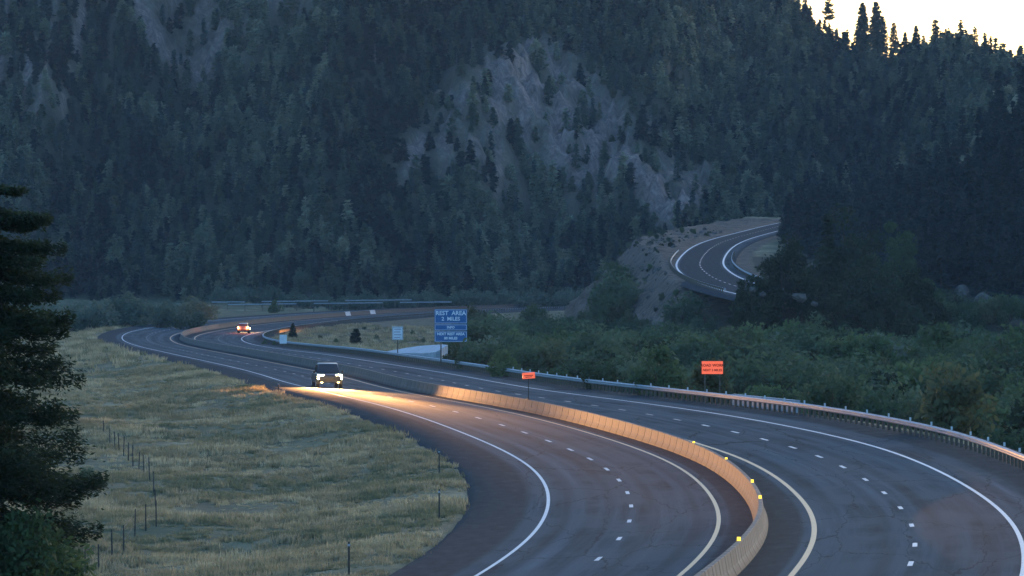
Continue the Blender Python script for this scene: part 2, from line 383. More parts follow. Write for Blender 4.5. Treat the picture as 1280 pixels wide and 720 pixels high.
# lane dashes, at the spacing seen
def dash(d, s, m, L=3.05, w=.17): line(d, w, s, s + L, m, 'lane_dash')
def s_from_px(d, px, py):
    ss = np.arange(s_of_y(195), s_of_y(520), .1); P = at_s(ss, d); u = 640 + F * P[:, 0] / P[:, 1]; v = HZ + F * (CH - P[:, 2]) / P[:, 1]
    k = np.argmin((u - px) ** 2 + (v - py) ** 2); return ss[k]
LD = [(965, 658), (1040, 580), (1080, 515), (1087, 458), (1073, 408), (1040, 362), (993, 322), (930, 285), (857, 250), (775, 216), (685, 187), (600, 158), (512, 131), (427, 107), (341, 84), (260, 63), (181, 43), (108, 26)]
RD_ = [(848, 690), (876, 604), (862, 530), (818, 465), (758, 408), (687, 359), (601, 314), (513, 275), (414, 240), (308, 208), (198, 180), (88, 153)]
ls = 0
for k, (x, y) in enumerate(LD):
    ls = s_from_px(-OA - 3.66, 427 + x / 3, 480 + y / 3); dash(-OA - 3.66, ls - 1.5, M_white)
for k in range(1, 50): dash(-OA - 3.66, ls - 1.5 + 12.19 * k, M_wdull)
for k, (x, y) in enumerate(RD_):
    rs = s_from_px(OB + 3.66, 853 + x / 3, 480 + y / 3); dash(OB + 3.66, rs - 1.5, M_white)
    if k == 0:
        for q in (1, 2, 3): dash(OB + 3.66, rs - 1.5 - 15 * q, M_white)
for k in range(1, 55): dash(OB + 3.66, rs - 1.5 + 12.19 * k, M_wdull)
# upper road
su0, su1 = float(np.interp(905, UY, US)), float(np.interp(1560, UY, US))
up = ribbon_obj('road', spur, su0, su1, [(-6.9, -.45), (-6.3, -.06), (-5.4, 0), (-1.8, 0), (1.8, 0), (5.4, 0), (6.2, -.3), (7.2, -.9)], asphalt('upper_asphalt', .08, (4.0, 4.0), (4.0, 4.0)), step=4.)
tag(up, kind='structure')
for d in (-4.1, 4.1): ribbon_obj('edge_line', spur, su0, su1, [(d - .16, 0), (d + .16, 0)], M_white, up, 3., .01)
q = su0
while q < su1:
    ribbon_obj('lane_dash', spur, q, q + 3.6, [(-.11, 0), (.11, 0)], M_wdull, up, 1.8, .01); q += 8.0

# ------------------------------------------------------------------ median barrier
t = NT('barrier_concrete', .85, .2); vo = t.coord('Object'); oi = t.n('ShaderNodeObjectInfo')
f = t.noise(vo, 1.6, 6, .65); stv = t.noise(t.coord('Object', (1, 6, .5)), 1.3, 4)
c = t.ramp(f, [(.3, (.12, .098, .083)), (.7, (.25, .215, .185))])
c = t.mix(t.ramp(stv, [(.42, (0, 0, 0)), (.62, (.8, .8, .8))]), c, (.06, .05, .043))
c = t.mix(t.ramp(oi.outputs['Random'], [(0, (0, 0, 0)), (1, (.7, .7, .7))]), c, (.11, .092, .08))
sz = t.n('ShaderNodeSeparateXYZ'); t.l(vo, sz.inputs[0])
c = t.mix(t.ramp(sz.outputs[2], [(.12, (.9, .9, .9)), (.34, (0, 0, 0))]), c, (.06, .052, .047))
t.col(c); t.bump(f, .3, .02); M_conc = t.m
M_cpale = mottled('pale_concrete', (.5, .5, .5), (.66, .66, .66), 2.)
prof = [(-.3, 0), (-.3, .07), (-.17, .33), (-.09, .8), (-.075, .815), (.075, .815), (.09, .8), (.17, .33), (.3, .07), (.3, 0)]
SEC = 3.05
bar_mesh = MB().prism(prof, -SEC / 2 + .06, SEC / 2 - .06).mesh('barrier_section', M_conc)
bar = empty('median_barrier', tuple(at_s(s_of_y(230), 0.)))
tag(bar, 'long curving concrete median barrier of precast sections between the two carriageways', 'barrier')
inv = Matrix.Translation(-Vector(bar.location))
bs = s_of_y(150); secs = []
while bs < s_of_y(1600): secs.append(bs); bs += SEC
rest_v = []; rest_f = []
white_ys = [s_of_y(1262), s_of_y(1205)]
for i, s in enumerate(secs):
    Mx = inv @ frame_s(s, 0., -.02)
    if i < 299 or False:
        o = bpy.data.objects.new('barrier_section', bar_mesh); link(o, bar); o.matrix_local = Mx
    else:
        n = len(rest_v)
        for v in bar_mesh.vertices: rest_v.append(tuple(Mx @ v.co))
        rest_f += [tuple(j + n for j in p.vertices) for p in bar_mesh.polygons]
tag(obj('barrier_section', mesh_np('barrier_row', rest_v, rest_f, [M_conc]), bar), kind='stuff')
def find_s(px, d, lo, hi, h=0.8):
    ss = np.arange(s_of_y(lo), s_of_y(hi), .5); P = at_s(ss, d, h); u = 640 + F * P[:, 0] / P[:, 1]; return ss[np.argmin(abs(u - px))]
for px, nn_ in ((465, 3), (434, 3)):          # two clean white sections far down the row
    s = find_s(px, 0, 1080, 1450); mb = MB().prism([(x * 1.06, z * 1.04 + .0) for x, z in prof], -3.3, 3.3)
    o = mb.build('barrier_section', M_cpale, bar); o.matrix_local = inv @ frame_s(s, 0., 0.); o['label'] = 'clean white section far along the barrier'
M_refl = emit('glowing_amber_reflector', (1., .62, .05), .35)  # faint emission stands in for headlight thrown back by the reflectors
for px, py in ((942, 600), (951, 621), (927, 677), (905, 577), (866, 556)):
    ss = np.arange(s_of_y(195), s_of_y(420), .1); P = at_s(ss, 0., .87); u = 640 + F * P[:, 0] / P[:, 1]; v = HZ + F * (CH - P[:, 2]) / P[:, 1]
    s = ss[np.argmin((u - px) ** 2 + (v - py) ** 2)]
    mb = MB().box(-.07, .07, -.02, .02, 0, .012).box(-.06, .06, -.012, .012, .012, .13 if px > 920 else .09)
    o = mb.build('reflector', M_refl, bar); o.matrix_local = inv @ frame_s(s, 0., .8)

# ------------------------------------------------------------------ guardrails
M_steel = mottled('galvanised_steel', (.24, .26, .28), (.36, .38, .41), 3., .6, .2, .1, .005); 
for nd in M_steel.node_tree.nodes:
    if nd.type == 'BSDF_PRINCIPLED': nd.inputs['Metallic'].default_value = 0.
M_wood = mottled('weathered_post_wood', (.07, .055, .045), (.16, .13, .1), 5., .9, .1, .4, .01, stretch=(3, 3, .4))
wp = [(0, .47), (-.03, .5), (-.075, .535), (-.075, .57), (-.005, .6), (-.005, .64), (-.075, .67), (-.075, .705), (-.03, .74), (0, .77), (.012, .775), (.012, .465)]
def guardrail(fn, sy, y0, y1, d, label, hh=0., post_step=1.905, face=-1, cap=300, refl=True):
    s0, s1 = sy(y0), sy(y1)
    g = empty('guardrail', tuple(fn(np.array(s0), d))); tag(g, label, 'guardrail'); iv = Matrix.Translation(-Vector(g.location))
    def fr(s, dd, h):
        p = Vector(fn(np.array(s), dd, h)); q = (Vector(fn(np.array(s + 1.), dd, h)) - Vector(fn(np.array(s - 1.), dd, h))).normalized()
        x = q.cross(Vector((0, 0, 1))).normalized(); z = x.cross(q); M = Matrix((x, q, z)).transposed().to_4x4(); M.translation = p; return M
    post = MB().box(-.075, .075, -.1, .1, -.8, .74).mesh('post', M_wood)
    block = MB().box(-.2, -.077, -.075, .075, .46, .78).mesh('spacer_block', M_wood)
    L = post_step * 2
    beam = MB().prism([(x * -face - .2 * 1, z) for x, z in wp] if face == -1 else [(-x + .2, z) for x, z in wp], -L / 2 - .06, L / 2 + .06).mesh('rail_beam', M_steel)
    if face == 1: block = MB().box(.077, .2, -.075, .075, .46, .78).mesh('spacer_block', M_wood)
    rf = MB().box(-.05, .05, -.01, .01, .74, .93).mesh('reflector', M_cpale)
    n = 0; s = s0; pr = [[], []]
    while s < s1:
        Mx = iv @ fr(s, d, hh)
        if n < cap:
            o = bpy.data.objects.new('post', post); link(o, g); o.matrix_local = Mx
            b = bpy.data.objects.new('spacer_block', block); link(b, o)
            if refl and n % 4 == 0 and n < 200:
                r = bpy.data.objects.new('reflector', rf); link(r, o)
        else:
            k = len(pr[0]); pr[0] += [tuple(Mx @ v.co) for v in post.vertices]; pr[1] += [tuple(j + k for j in p.vertices) for p in post.polygons]
        n += 1; s += post_step
    if pr[0]: tag(obj('post', mesh_np('post_row', pr[0], pr[1], [M_wood]), g), kind='stuff')
    s = s0; k = 0
    while s < s1:
        o = bpy.data.objects.new('rail_beam', beam); link(o, g); M_ = fr(s, d, hh); M_ = M_.copy(); M_.translation += M_.to_3x3() @ Vector((.001 * (k % 2), 0, .001 * (k % 2)))
        o.matrix_local = iv @ M_; s += L; k += 1
    return g
guardrail(at_s, s_of_y, 150, 1150, OG, 'long steel guardrail on timber posts along the outer edge of the right carriageway', hh=.0)
guardrail(at_s, s_of_y, 1150, 1560, OG, 'far steel guardrail where the highway runs off behind the willows', hh=.0, cap=300, refl=False)
su = lambda y: float(np.interp(y, UY, US))
guardrail(spur, su, 930, 1118, -5.3, 'short steel guardrail on the outside of the bend on the upper road', face=1, refl=False)
guardrail(spur, su, 960, 1095, 5.8, 'short steel guardrail on the inside of the bend on the upper road', refl=False)

# ------------------------------------------------------------------ vehicles
M_tyre = mottled('tyre_rubber', (.012, .012, .012), (.022, .022, .022), 6.); M_rim = mottled('alloy_rim', (.3, .3, .31), (.42, .42, .43), 3., .35, .5)
M_trim = mottled('black_trim', (.012, .012, .013), (.02, .02, .02), 4., .5); M_glass = NT('dark_glass', .08, .6).m
M_glass.node_tree.nodes['Principled BSDF'].inputs['Base Color'].default_value = (.02, .025, .03, 1)
M_chrome = mottled('chrome', (.5, .5, .52), (.6, .6, .62), 2., .2, .5)
def paintm(name, c):
    t = NT(name, .35, .5); v = t.coord('Object'); f = t.noise(v, 3., 4); t.col(t.ramp(f, [(.3, tuple(x * .85 for x in c)), (.7, c)])); t.b.inputs['Coat Weight'].default_value = .15; return t.m
M_head = emit('headlight_lens', (1., .74, .30), 45.); M_tail = emit('tail_light_lens', (1., .16, .04), 4.5); M_fog = emit('fog_lamp_lens', (1., .66, .22), 5.)
M_tailoff = mottled('unlit_lens', (.3, .02, .02), (.35, .03, .03), 2., .3)
def loft(sections, name, mat, parent, smooth=True):
    n = len(sections[0]); v = [p for s in sections for p in s]; f = []
    for i in range(len(sections) - 1):
        for j in range(n): f.append((i * n + j, i * n + (j + 1) % n, (i + 1) * n + (j + 1) % n, (i + 1) * n + j))
    f.append(tuple(range(n - 1, -1, -1))); f.append(tuple(range((len(sections) - 1) * n, len(sections) * n)))
    o = obj(name, mesh_np(name, v, f, [mat], smooth), parent); 
    b = o.modifiers.new('bevel', 'BEVEL'); b.width = .03; b.segments = 2; b.limit_method = 'ANGLE'; b.angle_limit = R(35)
    return o
def make_vehicle(label, cat, name, colour, kind, head, tail, M):
    """faces +Y; kind 'pickup' or 'suv'"""
    root = empty(name); tag(root, label, cat); root.matrix_world = M
    pm = paintm(name + '_paint', colour)
    L = 5.6 if kind == 'pickup' else 4.8; hw = .98; y0 = -L / 2
    # lower body: (y, half width, bottom, top)
    if kind == 'pickup': st = [(0, .86, .55, .95), (.08, .95, .48, 1.12), (.9, hw, .42, 1.15), (1.9, hw, .42, 1.15), (3.4, hw, .42, 1.15), (4.2, hw, .42, 1.14), (4.75, .97, .44, 1.1), (5.35, .92, .5, 1.05), (5.6, .8, .58, .92)]
    else: st = [(0, .82, .5, .98), (.1, .92, .42, 1.08), (.9, .95, .36, 1.08), (2.2, .95, .36, 1.06), (3.4, .95, .36, 1.04), (4.2, .93, .38, .98), (4.65, .86, .44, .9), (4.8, .74, .5, .8)]
    sec = []
    for (y, w, b, t_) in st:
        m_ = b + (t_ - b) * .55
        sec.append([(-w * .96, y0 + y, b), (w * .96, y0 + y, b), (w, y0 + y, b + .1), (w, y0 + y, m_), (w * .965, y0 + y, t_ - .05), (w * .88, y0 + y, t_), (-w * .88, y0 + y, t_), (-w * .965, y0 + y, t_ - .05), (-w, y0 + y, m_), (-w, y0 + y, b + .1)])
    loft(sec, 'body', pm, root)
    if kind == 'pickup': cab = [(1.95, .86, 1.12, .80, 1.14), (2.15, .86, 1.12, .72, 1.82), (3.2, .86, 1.12, .74, 1.88), (3.75, .87, 1.12, .74, 1.80), (4.5, .88, 1.1, .84, 1.13)]
    else: cab = [(.12, .84, 1.05, .8, 1.1), (.45, .86, 1.05, .70, 1.6), (1.3, .86, 1.05, .72, 1.7), (2.6, .86, 1.03, .72, 1.7), (3.0, .86, 1.02, .71, 1.62), (3.85, .86, 1.0, .8, 1.04)]
    sec = [[(-wb, y0 + y, zb), (wb, y0 + y, zb), (wt_, y0 + y, zt - .04), (wt_ - .06, y0 + y, zt), (-wt_ + .06, y0 + y, zt), (-wt_, y0 + y, zt - .04)] for (y, wb, zb, wt_, zt) in cab]
    loft(sec, 'cab', pm, root)
    # glass slightly proud of the cab
    a, b = cab[-2], cab[-1]
    def quad(nm, p, mat): return obj(nm, mesh_np(nm, p, [(0, 1, 2, 3)], [mat]), root)
    e = .02
    quad('windscreen', [(-b[3] + .06, y0 + b[0] - .05 + e, b[4] + .03 + e), (b[3] - .06, y0 + b[0] - .05 + e, b[4] + .03 + e), (a[3] - .08, y0 + a[0] + .05 + e, a[4] - .04 + e), (-a[3] + .08, y0 + a[0] + .05 + e, a[4] - .04 + e)], M_glass)
    a, b = cab[1], cab[0]
    quad('rear_window', [(b[3] - .08, y0 + b[0] + .03 - e, b[4] + .08), (-b[3] + .08, y0 + b[0] + .03 - e, b[4] + .08), (-a[3] + .1, y0 + a[0] - .01 - e, a[4] - .08), (a[3] - .1, y0 + a[0] - .01 - e, a[4] - .08)], M_glass)
    ys = (2.3, 3.15, 3.22, 4.1) if kind == 'pickup' else (.75, 1.75, 1.85, 3.25)
    for sx in (-1, 1):
        for k in (0, 2):
            za = 1.18 if kind == 'pickup' else 1.12; zt = 1.74 if kind == 'pickup' else 1.58
            y_a, y_b = y0 + ys[k], y0 + ys[k + 1]; yt = y_b - (.42 if k == 2 else 0)
            p = [(sx * .885, y_a, za), (sx * .885, y_b, za), (sx * .775, yt, zt), (sx * .775, y_a + .08, zt)]
            quad('side_window', p if sx < 0 else p[::-1], M_glass)
        # mirror
        mb = MB().box(-.09, .09, -.06, .06, -.08, .1, .02); mb.build('wing_mirror', pm if kind == 'suv' else M_trim, root, loc=(sx * 1.05, y0 + ys[3] - .1, 1.2))
    # bed
    if kind == 'pickup': MB().box(-.78, .78, y0 + .12, y0 + 1.88, 1.151, 1.156).build('cargo_bed_cover', M_trim, root)
    # bumpers, grille
    MB().box(-.9, .9, y0 + L - .22, y0 + L + .04, .48, .66, .02).build('front_bumper', M_trim if kind == 'pickup' else pm, root)
    MB().box(-.9, .9, y0 - .06, y0 + .12, .5, .68, .02).build('rear_bumper', M_chrome if kind == 'pickup' else M_trim, root)
    gr = MB()
    for k in range(4): gr.box(-.42, .42, y0 + L - .16, y0 + L + .02 - .03 * k, .7 + .055 * k, .73 + .055 * k)
    gr.build('grille', M_trim, root)
    # wheels
    r = .4 if kind == 'pickup' else .35
    for sx in (-1, 1):
        for wy in (y0 + .95, y0 + L - 1.0):
            w = empty('wheel'); w.parent = root; w.location = (sx * .86, wy, r)
            MB().tube((-.12, 0, 0), (.12, 0, 0), r, n=18).build('tyre', M_tyre, w)
            MB().tube((-.125, 0, 0), (.125, 0, 0), r * .6, n=12).build('rim', M_rim, w)
            MB().tube((-.1, 0, .0), (.1, 0, .0), r + .06, n=18).build('wheel_arch', M_trim, root, loc=(sx * .84, wy, r + .02))
    hy = y0 + L; hz = .86 if kind == 'pickup' else .72
    for sx in (-1, 1):
        h = MB().box(-.25, .25, -.1, .03, -.17, .17, .03).build('headlight', M_head if head else M_glass, root, loc=(sx * .68, hy - .1, hz))
        MB().tube((0, -.06, 0), (0, .03, 0), .09, n=10).build('fog_lamp', M_fog if head == 2 else M_glass, root, loc=(sx * .62, hy - .01, .5))
        MB().box(-.1, .1, -.03, .06, -.16, .16, .015).build('tail_light', M_tail if tail else M_tailoff, root, loc=(sx * .8, y0 + .02, .92 if kind == 'pickup' else .95))
    return root
def lamp(parent, loc, energy, ang, tilt, yaw=0., col=(1, .46, .15), blend=.8, size=.08):
    ld = bpy.data.lights.new('headlamp_beam', 'SPOT'); ld.energy = energy; ld.spot_size = R(ang); ld.spot_blend = blend; ld.color = col; ld.shadow_soft_size = size
    o = bpy.data.objects.new('headlamp_beam', ld); link(o, parent); o.location = loc; o.rotation_euler = (R(90 - tilt), 0, R(yaw)); return o
# oncoming pickup in the left carriageway
ss = np.arange(s_of_y(380), s_of_y(640), .25); P = at_s(ss, -7.2, .9); u = 640 + F * P[:, 0] / P[:, 1]
sc = ss[np.argmin(abs(u - 408.5))]; print('pickup at', at_s(sc, -7.2), 'px y of lamps', HZ + F * (CH - at_s(sc, -7.2, .9)[2]) / at_s(sc, -7.2)[1])
Mv = frame_s(sc, -7.2, .0) @ Matrix.Rotation(math.pi, 4, 'Z')
pk = make_vehicle('dark pickup driving towards the camera with both headlights blazing', 'pickup truck', 'pickup_truck', (.012, .012, .014), 'pickup', 2, 0, Mv)
for sx in (-1, 1):
    lamp(pk, (sx * .68, 2.86, .84), 6500, 100, 26, -4)
    lamp(pk, (sx * .68, 2.87, .88), 2200, 26, 0, 12)
    lamp(pk, (sx * .66, 2.88, .9), 80000, 10, -.5, 2.4, blend=1.)
# car going away on the far bend
ss = np.arange(s_of_y(900), s_of_y(1120), .25); P = at_s(ss, 7.6, .9); u = 640 + F * P[:, 0] / P[:, 1]; vv = HZ + F * (CH - P[:, 2]) / P[:, 1]
sc = ss[np.argmin((u - 304) ** 2 + (vv - 407) ** 2)]; print('car at', at_s(sc, 7.6), 'px', u[np.argmin((u - 304) ** 2 + (vv - 407) ** 2)], vv.min())
cr_ = make_vehicle('small dark car on the far bend driving away with glowing tail lights', 'car', 'car', (.03, .03, .035), 'suv', 1, 1, frame_s(sc, 7.6, 0.))
for sx in (-1, 1):
    lamp(cr_, (sx * .68, 2.46, .72), 5000, 60, 5, -6)
    lamp(cr_, (sx * .68, 2.47, .72), 5000, 22, 3., -10)
    tl = bpy.data.lights.new('tail_glow', 'POINT'); tl.energy = 160; tl.color = (1, .22, .08); tl.shadow_soft_size = .08
    o = bpy.data.objects.new('tail_glow', tl); link(o, cr_); o.location = (sx * .8, -2.55, .95)
# the car just out of the frame whose beams warm the lane at the lower right
c3 = make_vehicle('silver car in the right carriageway nearest the camera, below the picture edge', 'car', 'car', (.4, .4, .42), 'suv', 1, 1, frame_s(s_of_y(146), OB + 5.5, 0.))
for sx in (-1, 1): lamp(c3, (sx * .68, 2.46, .72), 550, 50, 13., 0, col=(1, .45, .2), blend=1.)

# ------------------------------------------------------------------ signs
def text_mesh(body, size, mat, parent, loc, name='lettering', ext=.004, bold=.0):
    cu = bpy.data.curves.new(name, 'FONT'); cu.body = body; cu.size = size; cu.align_x = 'CENTER'; cu.align_y = 'CENTER'; cu.extrude = ext; cu.offset = bold; cu.resolution_u = 2
    o = bpy.data.objects.new(name, cu); COL.objects.link(o); bpy.context.view_layer.update()
    me = bpy.data.meshes.new_from_object(o.evaluated_get(bpy.context.evaluated_depsgraph_get())); me.name = name
    bpy.data.objects.remove(o); bpy.data.curves.remove(cu); me.materials.clear(); me.materials.append(mat)
    ob = obj(name, me, parent, loc, (R(90), 0, 0)); return ob
M_blue = mottled('blue_sign_sheeting', (.012, .09, .24), (.02, .12, .3), 3., .45, .4, .02, .001)
M_lett = mottled('white_sign_legend', (.6, .62, .65), (.75, .76, .78), 3., .5)
M_orange = emit('glowing_orange_sheeting', (1., .13, .05), .13)  # sheeting emits a little to look brighter; the signs are not lit
M_black = mottled('black_legend', (.02, .01, .01), (.03, .015, .01), 3.)
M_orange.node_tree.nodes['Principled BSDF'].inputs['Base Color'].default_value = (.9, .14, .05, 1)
def panel(parent, w, h, z, mat, border=True, bm=None, th=.03):
    MB().box(-w / 2, w / 2, -th / 2, th / 2, z - h / 2, z + h / 2).build('panel', mat, parent)
    if border:
        b = .03; f = MB(); i = .05; yf = -th / 2 - .003
        for x0, x1, z0, z1 in ((-w / 2 + i, w / 2 - i, z + h / 2 - i - b, z + h / 2 - i), (-w / 2 + i, w / 2 - i, z - h / 2 + i, z - h / 2 + i + b), (-w / 2 + i, -w / 2 + i + b, z - h / 2 + i + b, z + h / 2 - i - b), (w / 2 - i - b, w / 2 - i, z - h / 2 + i + b, z + h / 2 - i - b)):
            f.box(x0, x1, yf, -th / 2 + .002, z0, z1)
        f.build('border', bm or M_lett, parent)
Y = 575; k = F / Y
gx0 = (563.5 - 640) / k; gz0 = float(terrain(gx0, Y))
zt = lambda py, YY: CH - (py - HZ) * YY / F
sg = empty('rest_area_sign', (gx0, Y, gz0), R(-2)); tag(sg, 'large blue highway sign of three stacked panels reading REST AREA 2 MILES', 'road sign')
for x in (-.95, .95): MB().box(x - .06, x + .06, .03, .15, -.3, zt(387, Y) - gz0).build('post', M_wood, sg)
w = 3.12
for y0_, y1_ in ((386.5, 404.5), (405.3, 413.2), (414, 427.5)):
    panel(sg, w, (y1_ - y0_) / k, zt((y0_ + y1_) / 2, Y) - gz0, M_blue)
for body, py, s in (('REST  AREA', 391.6, .56), ('2  MILES', 398.7, .5), ('INFO', 409.3, .32), ('NEXT REST AREA', 417.6, .34), ('80 MILES', 422.9, .34)):
    text_mesh(body, s, M_lett, sg, (0, -.025, zt(py, Y) - gz0), bold=.012)
Y = 640; k = F / Y; x0 = (497 - 640) / k; z0 = float(terrain(x0, Y))
s2 = empty('road_sign', (x0, Y, z0)); tag(s2, 'white rectangular sign left of the big blue sign behind the guardrail', 'road sign')
M_wsign = mottled('white_sheeting', (.55, .55, .58), (.68, .68, .7), 2.)
MB().box(-.05, .05, .02, .12, -.3, zt(410, Y) - z0).build('post', M_wood, s2)
panel(s2, 13.5 / k, 16.5 / k, zt(416.5, Y) - z0, M_wsign, True, M_black)
for j, py in enumerate((411.5, 415., 418.5, 421.8)): MB().box(-.38, .38 - .1 * (j % 2), -.02, -.014, zt(py, Y) - z0 - .04, zt(py, Y) - z0 + .04).build('print_line', mottled('grey_print', (.2, .2, .24), (.25, .25, .28), 2.), s2)
Y = 790; k = F / Y; x0 = (354 - 640) / k; z0 = float(terrain(x0, Y))
s3 = empty('road_sign', (x0, Y, z0)); tag(s3, 'small pale blank sign beside the little conifer inside the far bend', 'road sign')
MB().box(-.04, .04, .02, .1, -.3, zt(418.5, Y) - z0).build('post', M_wood, s3); panel(s3, 9 / k, 11 / k, zt(424, Y) - z0, M_wsign, False)
# orange signs
Y = 402; k = F / Y; x0 = (890.5 - 640) / k; z0 = float(terrain(x0, Y))
s4 = empty('road_work_sign', (x0, Y, z0), R(-3)); tag(s4, 'bright orange ROAD WORK sign on two posts behind the long guardrail', 'road sign')
for x in (-.5, .5): MB().box(x - .04, x + .04, .02, .1, -.3, zt(453, Y) - z0).build('post', M_wood, s4)
panel(s4, 26.5 / k, 16 / k, zt(459.5, Y) - z0, M_orange, True, M_orange)
M_blk2 = mottled('dark_red_legend', (.25, .02, .01), (.32, .03, .015), 3.)
text_mesh('ROAD WORK', .25, M_blk2, s4, (0, -.025, zt(456.8, Y) - z0), bold=.008); text_mesh('NEXT 5 MILES', .21, M_blk2, s4, (0, -.025, zt(462.8, Y) - z0), bold=.006)
s_b = find_s(661, .0, 330, 420); pb = at_s(s_b, 0., .8)
s5 = empty('temporary_sign', tuple(pb), R(8)); tag(s5, 'small tilted orange sign on a thin pole standing on top of the median barrier', 'road sign')
k = F / pb[1]; h = (CH - (469.5 - HZ) / k) - pb[2]
MB().box(-.12, .12, -.1, .1, 0, .05).tube((0, 0, .05), (0, 0, h), .028).build('pole', M_trim, s5)
MB().box(-.42, .42, -.02, .02, -.2, .2).build('panel', M_orange, s5, loc=(0, -.04, h), rot=(0, R(-4), 0)); MB().box(-.3, .3, -.025, -.021, -.02, .03).box(-.22, .2, -.025, -.021, -.12, -.07).build('print_line', M_blk2, s5, loc=(0, -.042, h), rot=(0, R(-4), 0))
# pale concrete pieces beyond the rail
M_cblue = mottled('bluish_concrete', (.2, .22, .24), (.34, .37, .4), 4.)
sa, sb = find_s(998, 15.2, 250, 500), find_s(917, 15.2, 250, 500)
pa, pb2 = Vector(at_s(sa, 15.2, .0)), Vector(at_s(sb, 15.2, .0)); L_ = (pb2 - pa).length
hw = empty('culvert_headwall', tuple(pa)); tag(hw, 'pale concrete culvert headwall just behind the long guardrail', 'concrete wall')
hw.rotation_euler = (0, 0, math.atan2(pb2.y - pa.y, pb2.x - pa.x))
ta = CH - (500.5 - HZ) * pa.y / F - pa.z; tb = CH - (492.5 - HZ) * pb2.y / F - pa.z
for k in range(4):
    xa, xb = L_ * k / 4 + .01, L_ * (k + 1) / 4 - .01; za, zb = ta + (tb - ta) * k / 4, ta + (tb - ta) * (k + 1) / 4
    MB().add([(xa, -.15, -1.6), (xb, -.15, -1.6), (xb, .15, -1.6), (xa, .15, -1.6), (xa, -.15, za), (xb, -.15, zb), (xb, .15, zb), (xa, .15, za)], [(3, 2, 1, 0), (4, 5, 6, 7), (0, 1, 5, 4), (1, 2, 6, 5), (2, 3, 7, 6), (3, 0, 4, 7)]).build('wall_panel', M_cblue, hw)
v = []; n_ = 0
for px, dd_, dt in ((480, 15.5, .5), (492, 15.6, 1.3), (505, 16., 2.2), (520, 16.5, 3.), (535, 17., 3.2), (549, 17.6, 3.), (556, 18, 1.5)):
    s_ = find_s(px, dd_, 480, 900); p = at_s(s_, dd_); zt_ = CH - (np.interp(px, [480, 515, 556], [439.5, 435., 432.5]) - HZ) * p[1] / F
    v += [(p[0] - .3, p[1] - dt * 1.6, zt_ - dt * .16), (p[0] + .3, p[1] + dt * 1.6, zt_ + dt * .03), (p[0] + .3, p[1] + dt * 1.6, zt_ - 2.5), (p[0] - .3, p[1] - dt * 1.6, zt_ - 2.5)]; n_ += 1
fc = [(4 * i + j, 4 * i + 4 + j, 4 * i + 4 + (j + 1) % 4, 4 * i + (j + 1) % 4) for i in range(n_ - 1) for j in range(4)] + [(0, 1, 2, 3), (4 * n_ - 1, 4 * n_ - 2, 4 * n_ - 3, 4 * n_ - 4)]
tag(obj('concrete_ramp', mesh_np('concrete_ramp', v, fc, [mottled('washed_concrete', (.26, .29, .31), (.42, .45, .48), 1.)])), 'low curved pale concrete ramp behind the guardrail left of the blue sign', 'concrete ramp')

# ------------------------------------------------------------------ fences and posts
M_tpost = mottled('dark_post', (.035, .032, .028), (.07, .06, .05), 4.); M_wire = mottled('rusty_wire', (.06, .045, .035), (.1, .08, .06), 3.)
def fence(base_px, label, h=1.15, r=.036):
    pts = [hit(px, py) for px, py in base_px]
    g = empty('wire_fence', pts[0]); tag(g, label, 'fence'); o0 = Vector(pts[0]); tops = []
    for i, p in enumerate(pts):
        hh = h * random.uniform(.85, 1.12); lean = random.uniform(-.08, .08)
        q = Vector(p) - o0; top = q + Vector((lean, 0, hh)); tops.append((q, top))
        MB().tube(q - Vector((0, 0, .2)), top, r * random.uniform(.8, 1.2), r * .8).build('post', M_tpost, g)
    for f_ in (.45, .9):
        mb = MB()
        for (a0, a1), (b0, b1) in zip(tops[:-1], tops[1:]):
            mb.tube(a0.lerp(a1, f_), b0.lerp(b1, f_), .008, n=4, cap=False)
        mb.build('wire', M_wire, g)
fence([(130, 548), (137, 556), (143, 561), (149, 566), (154, 571), (160, 577), (166, 583), (173, 588), (180, 592), (187, 602), (192, 620), (195, 637)], 'wire fence of dark posts running down the middle of the meadow')
fence([(195, 660), (182, 664), (168, 672), (154, 692), (140, 700), (123, 714), (106, 719), (86, 731), (60, 745)], 'wire fence of dark posts at the lower left corner beside the leafy bush')
for px, py, hpx, lab in ((436, 724, 46, 'dark marker post in the grass at the bottom edge of the meadow'), (549, 650, 38, 'dark marker post on the meadow tip beside the wide gravel shoulder'), (549, 592, 30, 'dark marker post in the pale tuft high on the meadow tip'), (348, 492, 14, 'thin marker post on the verge left of the oncoming pickup')):
    p = hit(px, py); hh = hpx * p[1] / F; g = empty('marker_post', p); tag(g, lab, 'marker post')
    MB().box(-.035, .035, -.02, .02, -.2, hh, .004).build('post', M_tpost, g); MB().box(-.045, .045, -.026, -.021, hh - .16, hh - .08).build('reflector', M_steel, g)

# frontage road beyond the highway: pale guardrail lines
for Yf, z_add, x0_, x1_, lab in ((1395, 0, -66, -14, 'pale far railing in front of the willow row beyond the highway'), (1440, .9, -72, -20, 'second pale railing behind the first beyond the highway')):
    g = empty('railing', (x0_, Yf, float(terrain(x0_, Yf)))); tag(g, lab, 'railing')
    xs = np.arange(x0_, x1_, 4.)
    zrail = CH - ((380.5 if z_add == 0 else 377.5) - HZ) * Yf / F
    rb = MB(); 
    for i, x in enumerate(xs):
        zg = float(terrain(x, Yf)); slope = (x - xs[0]) * .012
        MB().box(-.1, .1, -.1, .1, zg - g.location.z - .3, zrail + slope - g.location.z).build('post', M_wood, g, loc=(x - x0_, 0, 0))
        if (i * 7 + int(z_add * 10)) % 5 != 3: MB().box(0, 3.98, -.16, -.105, zrail + slope - g.location.z - .12, zrail + slope - g.location.z + .12).build('rail_beam', M_steel, g, loc=(x - x0_, 0, 0))

